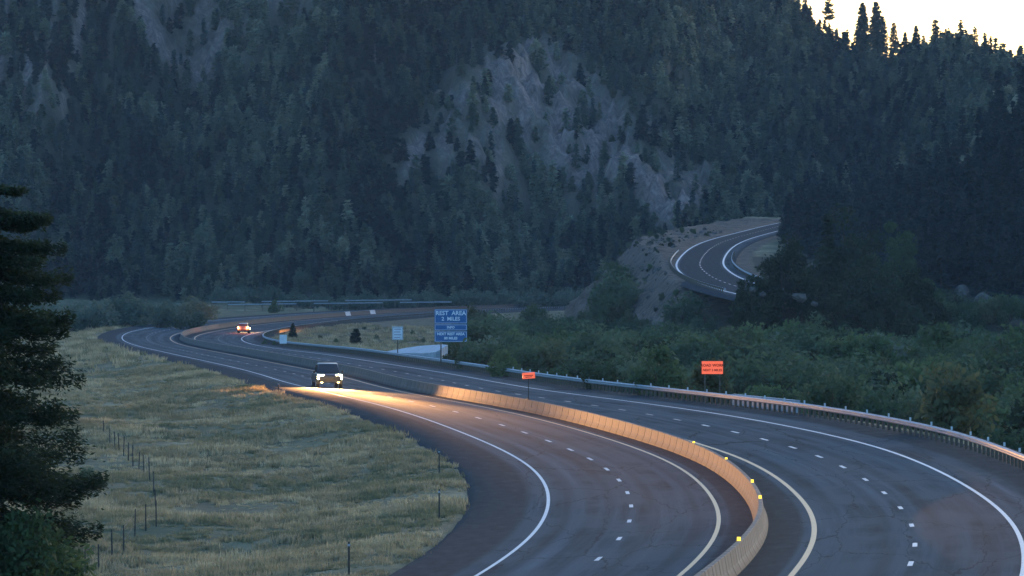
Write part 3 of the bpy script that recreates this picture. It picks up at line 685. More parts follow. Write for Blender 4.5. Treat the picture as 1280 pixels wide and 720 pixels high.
# ------------------------------------------------------------------ vegetation meshes
def cards(c, size, rg, up=.3, asp=1.6):
    """quads with random facing at centres c"""
    n = len(c); a = rg.normal(size=(n, 3)); a[:, 2] += up; a /= np.linalg.norm(a, axis=1)[:, None]
    b = np.cross(a, rg.normal(size=(n, 3))); b /= np.linalg.norm(b, axis=1)[:, None]; s = (size * rg.uniform(.6, 1.3, n))[:, None]
    u = a * s * .5 * asp; w = b * s * .5
    v = np.stack([c - u, c + w * .8 - u * .1, c + u, c - w * .8 + u * .1], 1).reshape(-1, 3)
    return v, np.arange(4 * n).reshape(n, 4)
def cards_dir(c, d, size, rg, asp=2.6, noise=.5):
    n = len(c); a = d + rg.normal(size=(n, 3)) * noise; a /= np.linalg.norm(a, axis=1)[:, None]
    up_ = np.array([0, 0, 1.]) + rg.normal(size=(n, 3)) * .45; b = np.cross(a, up_); b /= np.linalg.norm(b, axis=1)[:, None] + 1e-9; s = (size * rg.uniform(.6, 1.3, n))[:, None]
    u = a * s * .5 * asp; w = b * s * .5
    v = np.stack([c - u, c + w, c + u, c - w], 1).reshape(-1, 3); return v, np.arange(4 * n).reshape(n, 4)
def merge(parts):
    V = []; Fq = []; MI = []; n = 0
    for v, f, m in parts: V.append(v); Fq.append(f + n); MI.append(np.full(len(f), m)); n += len(v)
    return np.concatenate(V), np.concatenate(Fq), np.concatenate(MI)
def limb(p0, p1, r0, r1, n=5):
    mb = MB().tube(p0, p1, r0, r1, n, cap=False); return np.array(mb.v), np.array(mb.f)
def conifer(seed, h, rad, whorls, per, cards_per, csize, base=.1, open_=0., lean=0., droop=.25, crown_pow=.9, twig=.18):
    """tapered trunk and crown: returns (trunk v,f) and (crown v,f)"""
    rg = np.random.default_rng(seed); C_ = []; D_ = []; L = [limb((0, 0, -.3), (lean * h * .5, 0, h * .55), h * .016 + .03, h * .009 + .02), limb((lean * h * .5, 0, h * .55), (lean * h, 0, h * .99), h * .009 + .02, .01)]
    for i in range(whorls):
        t_ = base + (1 - base) * (i + rg.uniform(-.3, .3)) / whorls; t_ = min(max(t_, base), .995)
        R_ = rad * (1 - t_) ** crown_pow / (1 - base) ** crown_pow * rg.uniform(.8, 1.12) + .02 * rad
        if t_ < base + .12: R_ *= .75
        for j in range(per):
            if rg.random() < open_: continue
            a = rg.uniform(0, 6.283); rr = R_ * rg.uniform(.7, 1.15); m = max(3, int(cards_per * (.35 + rr / rad)))
            q = rg.uniform(.05, 1, m) ** .8; z0 = t_ * h
            dz = -droop * rr * q + .22 * rr * q ** 3
            lat = rg.normal(size=m) * twig * rr * (1.1 - q) + rg.normal(size=m) * .04 * rad
            x = lean * z0 + np.cos(a) * rr * q - np.sin(a) * lat; y = np.sin(a) * rr * q + np.cos(a) * lat
            C_.append(np.stack([x, y, z0 + dz + rg.normal(size=m) * .05 * rr], 1)); sd_ = np.sign(lat) * .7
            D_.append(np.stack([np.cos(a) - np.sin(a) * sd_, np.sin(a) + np.cos(a) * sd_, -.15 + 0 * q], 1))
    C_ = np.concatenate(C_); v, f = cards_dir(C_, np.concatenate(D_), csize, rg)
    return merge([(a_, b_, 0) for a_, b_ in L])[:2], (v, f)
def leafy(seed, w, h, n, csize, lobes=9, base=.0, lr=(.12, .23), cone=.35):
    """rounded broadleaf shrub or tree with uneven lobes and gaps"""
    rg = np.random.default_rng(seed); C_ = []; L = []
    for i in range(lobes):
        a = rg.uniform(0, 6.283); q = rg.uniform(0, 1) ** .55; ex = .75 if lr[1] > .15 else .95; x, y = math.cos(a) * w * .5 * q * ex, math.sin(a) * w * .5 * q * ex
        zc = base * h + (h * (1 - base)) * (rg.uniform(.25, .82) if lr[1] > .15 else rg.uniform(.08, 1.0) ** .8) * (1 - cone * q); r = w * rg.uniform(*lr); m = int(n / lobes * rg.uniform(.7, 1.3))
        d_ = rg.normal(size=(m, 3)); d_ /= np.linalg.norm(d_, axis=1)[:, None]; rr = r * rg.uniform(.45, 1.15, m)[:, None]
        C_.append(np.array([x, y, zc]) + d_ * rr * np.array([1, 1, .9 if base else 1.15]))
        L.append(limb((x * .15, y * .15, 0 if not base else base * h * .6), (x, y, zc), max(.03, h * .012), .015, 4))
    C_ = np.concatenate(C_); C_[:, 2] = np.abs(C_[:, 2] - .1) + .1
    if base: L.append(limb((0, 0, -.3), (0, 0, base * h * 1.4), h * .03, h * .018, 6))
    v, f = cards(C_, csize, rg, .3, 1.5); return merge([(a_, b_, 0) for a_, b_ in L])[:2], (v, f)
M_bark = mottled('bark', (.035, .028, .022), (.08, .065, .05), 4., .95, .1, .5, .03, stretch=(3, 3, .5))
M_snag = mottled('bleached_bark', (.12, .11, .1), (.2, .185, .17), 4., .95)
M_nd = foliage('needles_dark', (0.014, 0.027, 0.014), (0.024, 0.042, 0.021), (0.040, 0.055, 0.024))
M_nm = foliage('needles_mountain', (0.046, 0.070, 0.044), (0.079, 0.114, 0.066), (0.156, 0.158, 0.092))
M_nm2 = foliage('needles_olive', (0.057, 0.076, 0.038), (0.095, 0.110, 0.056), (0.162, 0.156, 0.088)); M_nm3 = foliage('needles_blue', (0.038, 0.068, 0.056), (0.065, 0.100, 0.079), (0.095, 0.130, 0.096))
M_nm4 = foliage('needles_pale', (0.131, 0.154, 0.087), (0.218, 0.242, 0.144), (0.371, 0.363, 0.231)); M_nm5 = foliage('needles_blackish', (.008, .016, .012), (.014, .024, .018), (.024, .034, .024))
M_pw = foliage('pale_willow_leaves', (0.080, 0.108, 0.072), (0.112, 0.144, 0.098), (0.160, 0.184, 0.128))
M_wil = foliage('willow_leaves', (0.047, 0.077, 0.040), (0.075, 0.107, 0.056), (0.122, 0.154, 0.086))
M_wil2 = foliage('olive_leaves', (0.057, 0.066, 0.032), (0.089, 0.102, 0.050), (0.132, 0.139, 0.072))
M_cot = foliage('cottonwood_leaves', (0.057, 0.090, 0.038), (0.085, 0.124, 0.054), (0.133, 0.170, 0.072))
def joined(name, tr, cr, mats):
    v, f, m = merge([(tr[0], tr[1], 0), (cr[0], cr[1], 1)]); return mesh_np(name, v, f, mats, mi=m)
def tree_obj(name, tr, cr, mats, label, cat, group, loc, rz=0, s=1., tn='trunk', cn='crown'):
    g = empty(name, loc, rz); tag(g, label, cat, group); g.scale = (s, s, s)
    obj(tn, tr if isinstance(tr, bpy.types.Mesh) else mesh_np(tn, tr[0], tr[1], [mats[0]]), g)
    obj(cn, cr if isinstance(cr, bpy.types.Mesh) else mesh_np(cn, cr[0], cr[1], [mats[1]]), g); return g
def copy_tree(src, label, loc, rz, s, group=None):
    g = src.copy(); COL.objects.link(g); g.location = loc; g.rotation_euler = (0, 0, rz); g.scale = (s[0], s[0], s[1]) if isinstance(s, tuple) else (s, s, s); g['label'] = label
    if group: g['group'] = group
    for ch in src.children: c_ = ch.copy(); COL.objects.link(c_); c_.parent = g
    return g

# geometry-nodes scatter for masses nobody could count
def scatter(name, pts, rot, scl, protos, cat, label, pid=None):
    pc = bpy.data.collections.new(name + '_models')
    for i, m in enumerate(protos):
        pc.objects.link(bpy.data.objects.new('%s_model_%02d' % (name, i), m))
    me = bpy.data.meshes.new(name); me.vertices.add(len(pts)); me.vertices.foreach_set('co', np.asarray(pts, np.float32).ravel())
    for nm, arr, ty in (('rz', rot, 'FLOAT'), ('sc', scl, 'FLOAT'), ('pid', rng.integers(0, len(protos), len(pts)) if pid is None else pid, 'INT')):
        a = me.attributes.new(nm, ty, 'POINT'); a.data.foreach_set('value', np.asarray(arr, np.float32 if ty == 'FLOAT' else np.int32))
    o = obj(name, me); tag(o, label, cat, kind='stuff')
    ng = bpy.data.node_groups.new(name, 'GeometryNodeTree'); ng.interface.new_socket('Geometry', in_out='INPUT', socket_type='NodeSocketGeometry'); ng.interface.new_socket('Geometry', in_out='OUTPUT', socket_type='NodeSocketGeometry')
    N = ng.nodes; gi, go = N.new('NodeGroupInput'), N.new('NodeGroupOutput'); iop = N.new('GeometryNodeInstanceOnPoints'); ci = N.new('GeometryNodeCollectionInfo')
    ci.inputs['Collection'].default_value = pc; ci.inputs['Separate Children'].default_value = True; ci.inputs['Reset Children'].default_value = True
    iop.inputs['Pick Instance'].default_value = True
    def at_(nm, ty):
        a = N.new('GeometryNodeInputNamedAttribute'); a.data_type = ty; a.inputs['Name'].default_value = nm; return a.outputs['Attribute']
    cx = N.new('ShaderNodeCombineXYZ'); ng.links.new(at_('rz', 'FLOAT'), cx.inputs[2])
    ng.links.new(gi.outputs[0], iop.inputs['Points']); ng.links.new(ci.outputs[0], iop.inputs['Instance']); ng.links.new(at_('pid', 'INT'), iop.inputs['Instance Index'])
    ng.links.new(cx.outputs[0], iop.inputs['Rotation']); ng.links.new(at_('sc', 'FLOAT'), iop.inputs['Scale']); ng.links.new(iop.outputs[0], go.inputs[0])
    md = o.modifiers.new('scatter', 'NODES'); md.node_group = ng; return o

# ------------------------------------------------------------------ mountain forest
mp = [joined('mountain_conifer', *conifer(100 + i, h, h * r, 14, 6, 5, .7, .06, o_, crown_pow=cp), [M_bark, mt]) for i, (h, r, o_, cp, mt) in enumerate(((8, .27, 0, .8, M_nm), (6.5, .32, .1, .7, M_nm2), (9.5, .22, .1, .8, M_nm), (5, .38, 0, .55, M_nm2), (7.5, .3, .3, .6, M_nm), (10.5, .2, .05, .85, M_nm3), (6.5, .34, .1, .5, M_nm4), (8.5, .27, .2, .7, M_nm4), (8, .28, .05, .7, M_nm5), (6, .34, .1, .6, M_nm5)))]
mp.append(joined('mountain_snag', *conifer(120, 9, 1.2, 12, 4, 2, .3, .2, .4), [M_snag, M_snag]))
def jitter_grid(x0, x1, y0, y1, st):
    X, Y_ = np.meshgrid(np.arange(x0, x1, st), np.arange(y0, y1, st)); X = X + rng.uniform(-.5, .5, X.shape) * st; Y_ = Y_ + rng.uniform(-.5, .5, X.shape) * st
    return X.ravel(), Y_.ravel()
X, Y_ = jitter_grid(-210, 225, 1452, 1862, 2.75)
r_ = rock_mask(X, Y_); clump = fbm(X, Y_, 30, 3, 40) * .5
keep = (mt_t(X, Y_) > -.004) & (rng.random(len(X)) > r_ * .97) & (rng.random(len(X)) < .93 + clump * .3) & (np.abs(X) < .1 * Y_ + 45)
X, Y_ = X[keep], Y_[keep]; Z_ = terrain(X, Y_) - .3
sc_ = rng.uniform(.42, .92, len(X)) * (1 + .25 * clump[keep]); 
print('mountain trees', len(X))
gn = fbm(X, Y_, 60, 4, 22) * .5 + fbm(X, Y_, 9, 2, 2) * .25 + .35 * sm(-40, -120, X) * sm(.3, .6, mt_t(X, Y_)) + rng.normal(size=len(X)) * .35
pd_ = np.where(gn > .45, 6 + rng.integers(0, 2, len(X)), np.where(gn < -.25, 8 + rng.integers(0, 2, len(X)), rng.integers(0, 6, len(X))))
pd_ = np.where(rng.random(len(X)) < .012 + .05 * r_[keep], 10, pd_)
scatter('mountain_forest', np.stack([X, Y_, Z_], 1), rng.uniform(0, 6.28, len(X)), sc_, mp, 'forest', 'dark conifer forest covering the whole mountainside behind the valley', pd_)
# right hill, nearer and darker
M_hill = foliage('needles_hill_haze_tint', (0.020, 0.034, 0.034), (0.035, 0.050, 0.047), (0.062, 0.072, 0.065))  # blue-grey haze put into the needle colour to set the hill back
hp = [joined('hill_conifer', *conifer(140 + i, h, h * r, 20, 7, 7, .5, .06, o_), [M_bark, M_hill]) for i, (h, r, o_) in enumerate(((10, .22, 0), (8, .26, .1), (11.5, .19, .05), (7, .3, .1)))]
X, Y_ = jitter_grid(56, 165, 930, 1420, 4.0); cx = np.interp(Y_, UY, UX); k_ = (X - cx > 11) & (terrain(X, Y_) > -4.2) & (X < .1 * Y_ + 20)
nn = fbm(X, Y_, 30, 3, 44); bare = ((X > 92 + 3 * np.sin(Y_ * .07)) & (X < 122) & (Y_ > 1225) & (rng.random(len(X)) < .9)) | (np.exp(-((X - 70) / 5) ** 2 - ((Y_ - 985) / 30) ** 2) > .4)
k_ &= (nn > -1.2) & ~bare; X, Y_ = X[k_], Y_[k_]
print('hill trees', len(X))
scatter('hillside_forest', np.stack([X, Y_, terrain(X, Y_) - .3], 1), rng.uniform(0, 6.28, len(X)), rng.uniform(.6, 1.1, len(X)), hp, 'forest', 'darker conifer wood on the nearer hill at the right edge')
# skyline trees, one by one
M_sky = M_nm
protoA = [conifer(200, 12, 2.6, 40, 10, 16, .36, .04, .05, crown_pow=.6), conifer(201, 11, 2.4, 30, 9, 14, .34, .1, .25, crown_pow=.5), conifer(202, 12, 3.0, 14, 7, 60, .32, .42, .25, .0, .05, .4, .3), conifer(203, 10, 2.5, 34, 9, 16, .36, .03, 0, crown_pow=.72)]
PM = []
for i, (tr, cr) in enumerate(protoA): PM.append((mesh_np('trunk', tr[0], tr[1], [M_bark]), mesh_np('crown', cr[0], cr[1], [M_sky])))
HTS = [12, 11, 12, 10]
sky_trees = [(962, 8, 3, 3, 'small conifer where the skyline leaves the top edge of the picture'), (985, 10, 12, 1, 'broken conifer left of the lone pine on the skyline'), (1036, 0, 47, 2, 'lone open-crowned pine standing clear of the others on the skyline'), (1046, 45, 58, 3, 'small fir at the foot of the lone skyline pine'), (1058, 46, 62, 3, 'pointed little fir left of the twin tall firs on the skyline'),
    (1078, 3, 66, 0, 'left one of the twin tall firs on the skyline'), (1095, 2, 66, 0, 'right one of the twin tall firs on the skyline'), (1103, 20, 68, 1, 'slim fir leaning against the right of the twin skyline firs'), (1117, 28, 68, 1, 'ragged fir just right of the twin tall firs'), (1131, 40, 70, 3, 'low spiky fir between two ragged skyline firs'),
    (1145, 32, 72, 3, 'dense round-shouldered fir in the middle of the skyline row'), (1154, 44, 74, 1, 'low thin fir behind the round-shouldered skyline fir'), (1169, 24, 75, 1, 'tall ragged pine right of the middle of the skyline row'), (1180, 46, 78, 3, 'short fir at the right foot of the tall ragged pine'), (1205, 37, 82, 2, 'flat-topped pine with bare side branches on the skyline'),
    (1214, 42, 84, 1, 'bushy pine close behind the flat-topped skyline pine'), (1231, 53, 86, 3, 'sharp pointed fir standing alone near the right end of the skyline'), (1248, 63, 92, 3, 'broad little fir second from the end of the skyline'), (1259, 68, 96, 1, 'thin see-through fir near the right end of the skyline'), (1269, 69, 98, 3, 'dense fir third from the right picture edge on the skyline'), (1278, 82, 100, 3, 'last low fir at the right end of the skyline')]
g0 = [None] * 4
for px, top, bot, kd, lab in sky_trees:
    Yp = 1852; x = (px - 640) / F * Yp; z = float(crest(x)) - .6; ztop = CH - (top - HZ) * Yp / F; s = max(.35, (ztop - z) / HTS[kd] / .99); rz = random.uniform(0, 6.28)
    if g0[kd] is None:
        g = tree_obj('skyline_tree', PM[kd][0], PM[kd][1], None, lab, 'tree', 'conifers standing along the skyline', (x, Yp, z), rz, s); g0[kd] = g
    else: g = copy_tree(g0[kd], lab, (x, Yp, z), rz, s)
    ww = min(1.0, .55 / s ** .5 + .35) if kd in (0, 3) else 1.; g.scale = (s * .95, s * .95, s)

M_clump = foliage('dark_oak_leaves', (0.022, 0.033, 0.017), (0.034, 0.050, 0.025), (0.050, 0.066, 0.034))
# ------------------------------------------------------------------ willow thicket on the river flat
wpz = [joined('willow', *leafy(300 + i, w_, h_, 1500, .24, lob), [M_bark, mt]) for i, (w_, h_, lob, mt) in enumerate(((4.6, 4.2, 13, M_wil), (3.8, 3.6, 11, M_wil2), (5.4, 5.0, 17, M_wil), (3.2, 3.0, 9, M_wil), (4.2, 5.2, 13, M_cot), (5.0, 3.6, 14, M_clump)))]
X, Y_ = jitter_grid(-16, 120, 190, 1120, 2.9)
d_ = off_of(X, Y_); cx = np.interp(Y_, UY, UX)
nn = fbm(X, Y_, 24, 3, 8) * .6
k_ = (d_ > 16.5) & (X < .09 * Y_ + 14) & (terrain(X, Y_) < -2.6) & (terrain(X, Y_) > -14) & ((X - (-7 + np.maximum(Y_ - 700, 0) * .0)) > 0) 
k_ &= ~((Y_ > 895 ) & (X > 20) & (terrain(X, Y_) > -7.))
k_ &= rng.random(len(X)) < .74 + nn * .4
X, Y_ = X[k_], Y_[k_]; d_ = d_[k_]
sc_ = rng.uniform(.45, 1.15, len(X)) * (1 + .45 * np.clip(fbm(X, Y_, 13, 3, 28), -1, 1.2)) * np.clip(.55 + (d_ - 16) / 26, .55, 1.0) * (1 + .15 * nn[k_])
print('thicket', len(X))
scatter('willow_thicket', np.stack([X, Y_, terrain(X, Y_) - .2], 1), rng.uniform(0, 6.28, len(X)), sc_, wpz, 'thicket', 'grey green willow thicket filling the river flat behind the guardrail')
# single shrubs and trees one can tell apart
SH = []
for i, (sd, w_, h_, n_, cs, lob, mt) in enumerate(((400, 4.6, 4.2, 1500, .26, 11, M_wil), (401, 4., 3.6, 1300, .26, 9, M_wil2), (402, 5.2, 4.6, 1700, .28, 13, M_cot))):
    tr, cr = leafy(sd, w_, h_, n_, cs, lob); SH.append((mesh_np('stem', tr[0], tr[1], [M_bark]), mesh_np('foliage', cr[0], cr[1], [mt]), h_))
for i in range(3): tr, cr = leafy(420 + i, 5., 4.4, 1500, .3, 12); SH.append((mesh_np('stem', tr[0], tr[1], [M_bark]), mesh_np('foliage', cr[0], cr[1], [M_pw]), 4.4))
ORD = 'first second third fourth fifth sixth seventh eighth ninth tenth eleventh twelfth thirteenth fourteenth fifteenth sixteenth seventeenth eighteenth nineteenth'.split()
def ordinal(i):
    if i < 19: return ORD[i]
    t_, u_ = divmod(i + 1, 10); T = {2: 'twent', 3: 'thirt', 4: 'fort'}[t_]; return T + ('ieth' if u_ == 0 else 'y-' + ORD[u_ - 1])
sh0 = [None] * 6; cnt = [0]
def shrub(x, y, h, kd, label, group=None, wide=1.):
    z = float(terrain(x, y)) - .15; s = h / SH[kd][2]; rz = random.uniform(0, 6.28)
    if sh0[kd] is None: g = tree_obj('shrub', SH[kd][0], SH[kd][1], None, label, 'shrub', group, (x, y, z), rz, s, 'stem', 'foliage'); sh0[kd] = g
    else:
        g = copy_tree(sh0[kd], label, (x, y, z), rz, s, group)
        if not group and 'group' in g: del g['group']
    g.scale = (s * wide, s * wide, s); return g
for i, px in enumerate(np.linspace(-20, 246, 27)):          # row left of the far bend
    Yp = 1060 + 30 * math.sin(i * 1.7); x = (px - 640) / F * Yp
    shrub(x, Yp, random.uniform(4.6, 6.8), 3 + i % 3, 'grey green willow, %s from the left in the row outside the far bend' % ordinal(i), 'willows beyond the outside of the far bend', 1.15)
for i, px in enumerate(np.linspace(268, 740, 44)):
    Yp = 1462 + 14 * math.sin(i * 2.1); x = (px - 640) / F * Yp
    shrub(x, Yp, random.uniform(3.8, 5.6), 3 + (i * 2) % 3, 'pale willow, %s from the left in the long row at the mountain foot' % ordinal(i), 'willows along the foot of the mountain', 1.2)
shrub((344 - 640) / F * 1370, 1370, 3.6, 2, 'dark round shrub in the gap of the pale far railing')
for px, Yp, h, kd, lab in ((1192, 330, 4.6, 1, 'grey feathery shrub rising above the others behind the guardrail at the right'), (1262, 345, 3.8, 0, 'green shrub behind the guardrail at the right picture edge'), (1040, 372, 3.6, 0, 'leafy shrub behind the guardrail right of the concrete headwall'), (888, 412, 3.4, 1, 'olive shrub right under the bright orange sign'), (830, 430, 4.2, 2, 'dark bush left of the bright orange sign'), (745, 455, 3.4, 0, 'rounded bush behind the guardrail right of the small orange sign'), (632, 520, 3.0, 2, 'dark bush hugging the guardrail right of the blue sign'), (600, 560, 4.0, 0, 'green bush against the right edge of the blue sign'), (572, 600, 3.4, 1, 'low bush behind the foot of the blue sign')):
    shrub((px - 640) / F * Yp, Yp, h, kd, lab)
EX = [(700, 760, 6, 0, 'tall willow crown just left of the bare slope foot'), (770, 700, 6.5, 2, 'dark tall willow below the left end of the bare slope'), (830, 730, 6, 4, 'pale rounded willow below the middle of the bare slope'), (905, 700, 6.5, 1, 'olive willow under the left end of the dark tree clump'), (960, 640, 6, 3, 'pale willow midway between orange sign and dark tree clump'), (1030, 620, 6.4, 0, 'broad willow below the dark tree clump'), (1110, 640, 6.2, 5, 'pale feathery willow below the right end of the dark clump'), (1180, 600, 6.6, 2, 'dark tall willow below the blue grey rocks'), (1250, 560, 6, 0, 'green willow high at the right picture edge'), (650, 680, 5.6, 2, 'dark willow between the blue sign and the bare slope'), (690, 560, 5, 1, 'olive willow above the small orange sign'), (790, 520, 5.2, 5, 'pale willow between the two orange signs'), (860, 500, 5.2, 2, 'dark gap-crowned willow left above the bright orange sign'), (985, 460, 5, 0, 'green willow right of the bright orange sign'), (1075, 440, 4.8, 2, 'dark willow in the middle of the thicket at the right'), (1140, 420, 4.6, 4, 'pale willow left of the grey feathery shrub'), (625, 620, 5.4, 4, 'pale willow right of the blue sign')]
for px, Yp, h, kd, lab in EX: shrub((px - 640) / F * Yp, Yp, h, kd, lab, None, 1.15)
for px, py, hpx, kd, lab in ((111, 603, 27, 0, 'small dark bush alone in the upper left of the meadow'), (330, 432, 9, 2, 'low bush at the tip of the ground inside the far bend'), (343, 433, 9, 2, 'low bush left of the small pale blank sign'), (400, 425, 8, 1, 'low brush between the little conifer and the round bush'), (420, 428, 7, 2, 'dark low brush left of the round bush'), (470, 425, 9, 1, 'brown brush between the round bush and the white sign'), (515, 420, 9, 2, 'dark low bush right of the white sign'), (530, 428, 8, 1, 'brush at the end of the pale concrete ramp'), (455, 412, 6, 0, 'tiny bush on the grass inside the far bend'), (590, 424, 14, 2, 'dark bush at the right foot of the blue sign')):
    p = hit(px, py); shrub(p[0], p[1], hpx * p[1] / F, kd, lab)
# little conifers in the bend
for px, py, hpx, rr, lab in ((366, 424, 21, .36, 'little dark conifer inside the far bend beside the small pale sign'), (445, 431, 21, .42, 'round dark evergreen bush inside the bend behind the oncoming pickup')):
    p = hit(px, py); h = hpx * p[1] / F; tr, cr = conifer(int(px), h, h * rr, 26, 9, 12, .16, .03, 0, crown_pow=.8 if px < 400 else .35)
    tree_obj('small_conifer', tr, cr, [M_bark, M_nd], lab, 'tree', None, (p[0], p[1], p[2] - .1))
# dark trees in front of the spur
big = [(1065, 830, 250, 9.0, 'largest dark tree of the clump hiding the upper road', M_clump, 'L'), (1118, 870, 262, 6.5, 'paler leafy tree at the right shoulder of the dark clump', M_cot, 'L'), (980, 800, 262, 6.4, 'dark broad tree at the left shoulder of the dark clump', M_clump, 'L'), (944, 795, 304, 3.4, 'low dark tree at the left end of the clump beside the upper road', M_clump, 'L'), (1092, 800, 300, 7.5, 'dark bushy tree low in front of the clump', M_clump, 'L'), (1140, 815, 318, 5.2, 'dark tree at the right end of the clump beside the pale rock', M_clump, 'L'), (1035, 850, 262, 3.6, 'pointed dark conifer rising inside the clump', M_nd, 'C')]
for i, (px, Yp, top, rw, lab, mt, kd) in enumerate(big):
    x = (px - 640) / F * Yp; z = float(terrain(x, Yp)) - .2; h = CH - (top - HZ) * Yp / F - z
    if kd == 'L': tr, cr = leafy(500 + i, rw * 2, h, int(16000 * (rw / 7) ** 1.3), .36, 85, .06, (.055, .12), .55)
    else: tr, cr = conifer(520, h, rw, 34, 9, 14, .45, .05, .05)
    tree_obj('valley_tree', tr, cr, [M_bark, mt], lab, 'tree', 'dark trees hiding the upper road', (x, Yp, z))
# near spruce at the left edge
tr, cr = conifer(602, 14.5, 3.85, 21, 9, 700, .065, .33, .04, 0, .34, .45, .10)
tree_obj('spruce_tree', tr, cr, [M_bark, M_nd], 'big near-black spruce reaching in from the left picture edge', 'tree', None, (-14.75, 170, float(terrain(-14.75, 170))))
for j, (x, y, w_, h_, lab) in enumerate(((-13.9, 168, 4.4, 6.4, 'dark leafy bush under the big spruce at the lower left'), (-14.2, 176, 3.6, 5.2, 'second leafy bush at the lower left corner in front of the fence'))):
    tr, cr = leafy(610 + j, w_, h_, 9000, .16, 22); z = float(terrain(x, y))
    tree_obj('bush', tr, cr, [M_bark, M_cot], lab, 'bush', None, (x, y, z), 0, 1, 'stem', 'foliage')

# ------------------------------------------------------------------ meadow grass, rocks
M_g1 = foliage('dry_grass', (0.253, 0.196, 0.105), (0.345, 0.268, 0.152), (0.460, 0.355, 0.221)); M_g2 = foliage('green_grass', (0.149, 0.144, 0.075), (0.216, 0.196, 0.106), (0.284, 0.241, 0.144))
def tuft(seed, n, h, w, mat):
    rg = np.random.default_rng(seed); c = rg.normal(size=(n, 2)) * w * .4; a = rg.uniform(0, 6.283, n); hh = h * rg.uniform(.5, 1.1, n); b = .02 + .02 * rg.random(n); ln = rg.normal(size=(n, 2)) * .25 * h
    z = np.zeros(n); p0 = np.stack([c[:, 0] - np.cos(a) * b, c[:, 1] - np.sin(a) * b, z - .03], 1); p1 = np.stack([c[:, 0] + np.cos(a) * b, c[:, 1] + np.sin(a) * b, z - .03], 1)
    p2 = np.stack([c[:, 0] + ln[:, 0], c[:, 1] + ln[:, 1], hh], 1); v = np.stack([p0, p1, p2], 1).reshape(-1, 3); return mesh_np('tuft', v, np.arange(3 * n).reshape(n, 3), [mat])
M_g3 = foliage('straw_grass', (0.357, 0.280, 0.150), (0.483, 0.380, 0.220), (0.609, 0.480, 0.300)); tp = [tuft(1, 46, .3, .45, M_g1), tuft(2, 46, .3, .5, M_g1), tuft(3, 40, .3, .5, M_g2), tuft(4, 50, .32, .6, M_g1), tuft(5, 44, .26, .6, M_g2), tuft(6, 50, .34, .6, M_g3), tuft(7, 40, .34, .5, M_g3)]
n = 60000; Y_ = rng.uniform(200, 560, n); X = rng.uniform(-1, 1, n) * .09 * Y_; d_ = off_of(X, Y_); nn = fbm(X, Y_, 12, 4, 15)
k_ = (d_ < -12.75 - .7 * rng.random(n) ** 3) & (rng.random(n) < .8 + .3 * nn); X, Y_ = X[k_], Y_[k_]; g2_ = fbm(X, Y_ * .6, 17, 4, 35) * .6 + rng.normal(size=len(X)) * .3
gp_ = np.where(g2_ > .45, 5 + rng.integers(0, 2, len(X)), np.where(g2_ < -.3, rng.choice([2, 4], len(X)), rng.choice([0, 1, 3], len(X))))
scatter('meadow_grass', np.stack([X, Y_, terrain(X, Y_)], 1), rng.uniform(0, 6.28, len(X)), rng.uniform(.3, 1.0, len(X)) * (1 + .35 * nn[k_]), tp, 'grass', 'dry yellow green meadow grass on the left of the highway', gp_)
n = 9000; Y_ = rng.uniform(560, 1150, n); X = rng.uniform(-100, 0, n); d_ = off_of(X, Y_); k_ = ((d_ < -13) & (rng.random(n) < .6)) | ((d_ > 14.5) & (X < -6)); X, Y_ = X[k_], Y_[k_]
scatter('verge_grass', np.stack([X, Y_, terrain(X, Y_)], 1), rng.uniform(0, 6.28, len(X)), rng.uniform(1., 2.2, len(X)), tp, 'grass', 'coarse grass around and inside the far bend')
def boulder(seed):
    rg = np.random.default_rng(seed); import bmesh; bm = bmesh.new(); bmesh.ops.create_icosphere(bm, subdivisions=2, radius=.5)
    for v_ in bm.verts: v_.co *= 1 + .25 * math.sin(v_.co.x * 9 + seed) * math.cos(v_.co.y * 8 + seed * 2) + rg.uniform(-.12, .12)
    me = bpy.data.meshes.new('boulder'); bm.to_mesh(me); bm.free(); return me
M_rock = mottled('pale_rock', (.06, .052, .045), (.13, .115, .1), 2.5, .9, .2, .6, .05)
bd = [boulder(i) for i in range(3)]
for b in bd: b.materials.append(M_rock)
n = 1500; X = rng.uniform(5, 60, n); Y_ = rng.uniform(925, 1300, n); cx = np.interp(Y_, UY, UX); g_ = terrain(X, Y_); k_ = (X - cx < -6.8) & (X - cx > -45) & (g_ > -8.5)
X, Y_ = X[k_], Y_[k_]
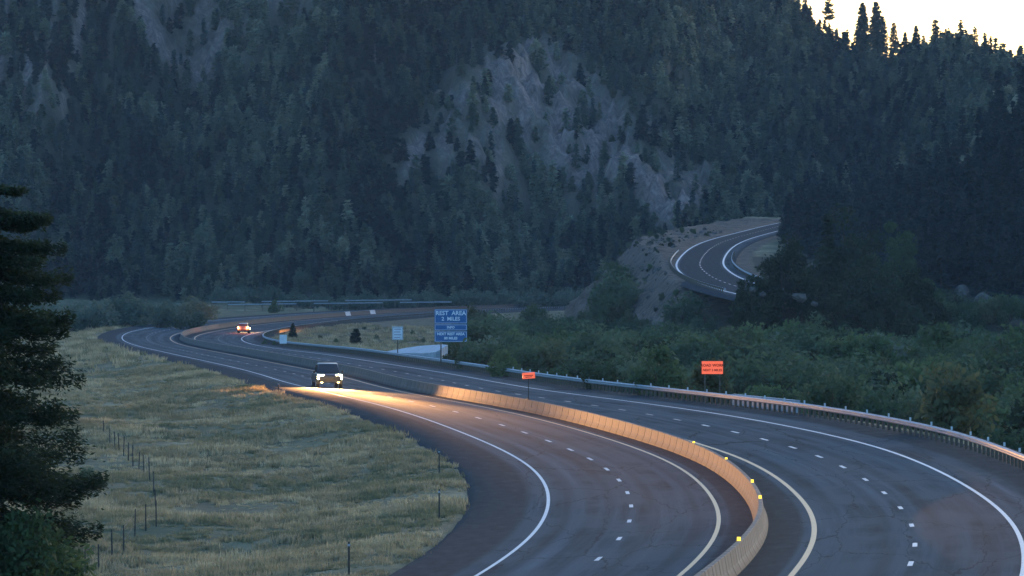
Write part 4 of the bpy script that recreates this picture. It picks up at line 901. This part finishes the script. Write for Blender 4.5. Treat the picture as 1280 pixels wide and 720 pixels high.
scatter('slope_rubble', np.stack([X, Y_, terrain(X, Y_)], 1), rng.uniform(0, 6.28, len(X)), rng.uniform(.2, 1.0, len(X)) ** 1.8, bd, 'rubble', 'scattered stones and rubble on the bare slope below the upper road')
n = 600; X = rng.uniform(5, 60, n); Y_ = rng.uniform(925, 1300, n); cx = np.interp(Y_, UY, UX); g_ = terrain(X, Y_); k_ = (X - cx < -7.5) & (X - cx > -45) & (g_ > -9) & (rng.random(n) < .6)
scatter('slope_brush', np.stack([X[k_], Y_[k_], terrain(X[k_], Y_[k_]) - .1], 1), rng.uniform(0, 6.28, k_.sum()), rng.uniform(.12, .38, k_.sum()), wpz, 'brush', 'low scattered brush on the bare slope below the upper road')
# pale rocks around the tree clump and the cut right of it, one by one
for i, (px, py, w_, lab) in enumerate(((1000, 372, 2., 'pale boulder low between the dark trees'), (1018, 380, 1.1, 'small pale boulder right of the low boulder'), (940, 362, 1.1, 'pale rock below the end of the upper guardrail'), (953, 368, .9, 'pale rock right of the upper guardrail end'), (1185, 352, 6.5, 'blue grey rock outcrop right of the dark tree clump'), (1203, 368, 4.6, 'lower blue grey outcrop right of the dark tree clump'), (1232, 378, 4.0, 'low outcrop nearest the right picture edge'))):
    Yp = 792 if i < 4 else 900; x = (px - 640) / F * Yp; 
    if i >= 4: hp_ = hit(px, py); x, Yp = hp_[0], hp_[1]; zz = hp_[2]; w_ *= .8
    else: zz = CH - (py - HZ) * Yp / F
    o = obj('boulder', bd[i % 3], None, (x, Yp, zz), (.3 * i, .2, i)); o.scale = (w_, w_ * .8, w_ * .6)

    tag(o, lab, 'rock')

# ------------------------------------------------------------------ haze
hz = NT('haze_air'); hz.t.nodes.remove(hz.b); out = hz.t.nodes['Material Output']; pv_ = hz.n('ShaderNodeVolumePrincipled')
pv_.inputs['Color'].default_value = (.66, .83, .98, 1); pv_.inputs['Density'].default_value = .000045; pv_.inputs['Anisotropy'].default_value = 0.
hz.l(pv_.outputs[0], out.inputs['Volume'])
X1 = float(np.abs(gx).max()) + 10
hb = MB().box(-X1, X1, -170, 2320, float(gz.min()) - 1.5, float(gz.max()) + 25).build('haze', hz.m); tag(hb, kind='stuff')
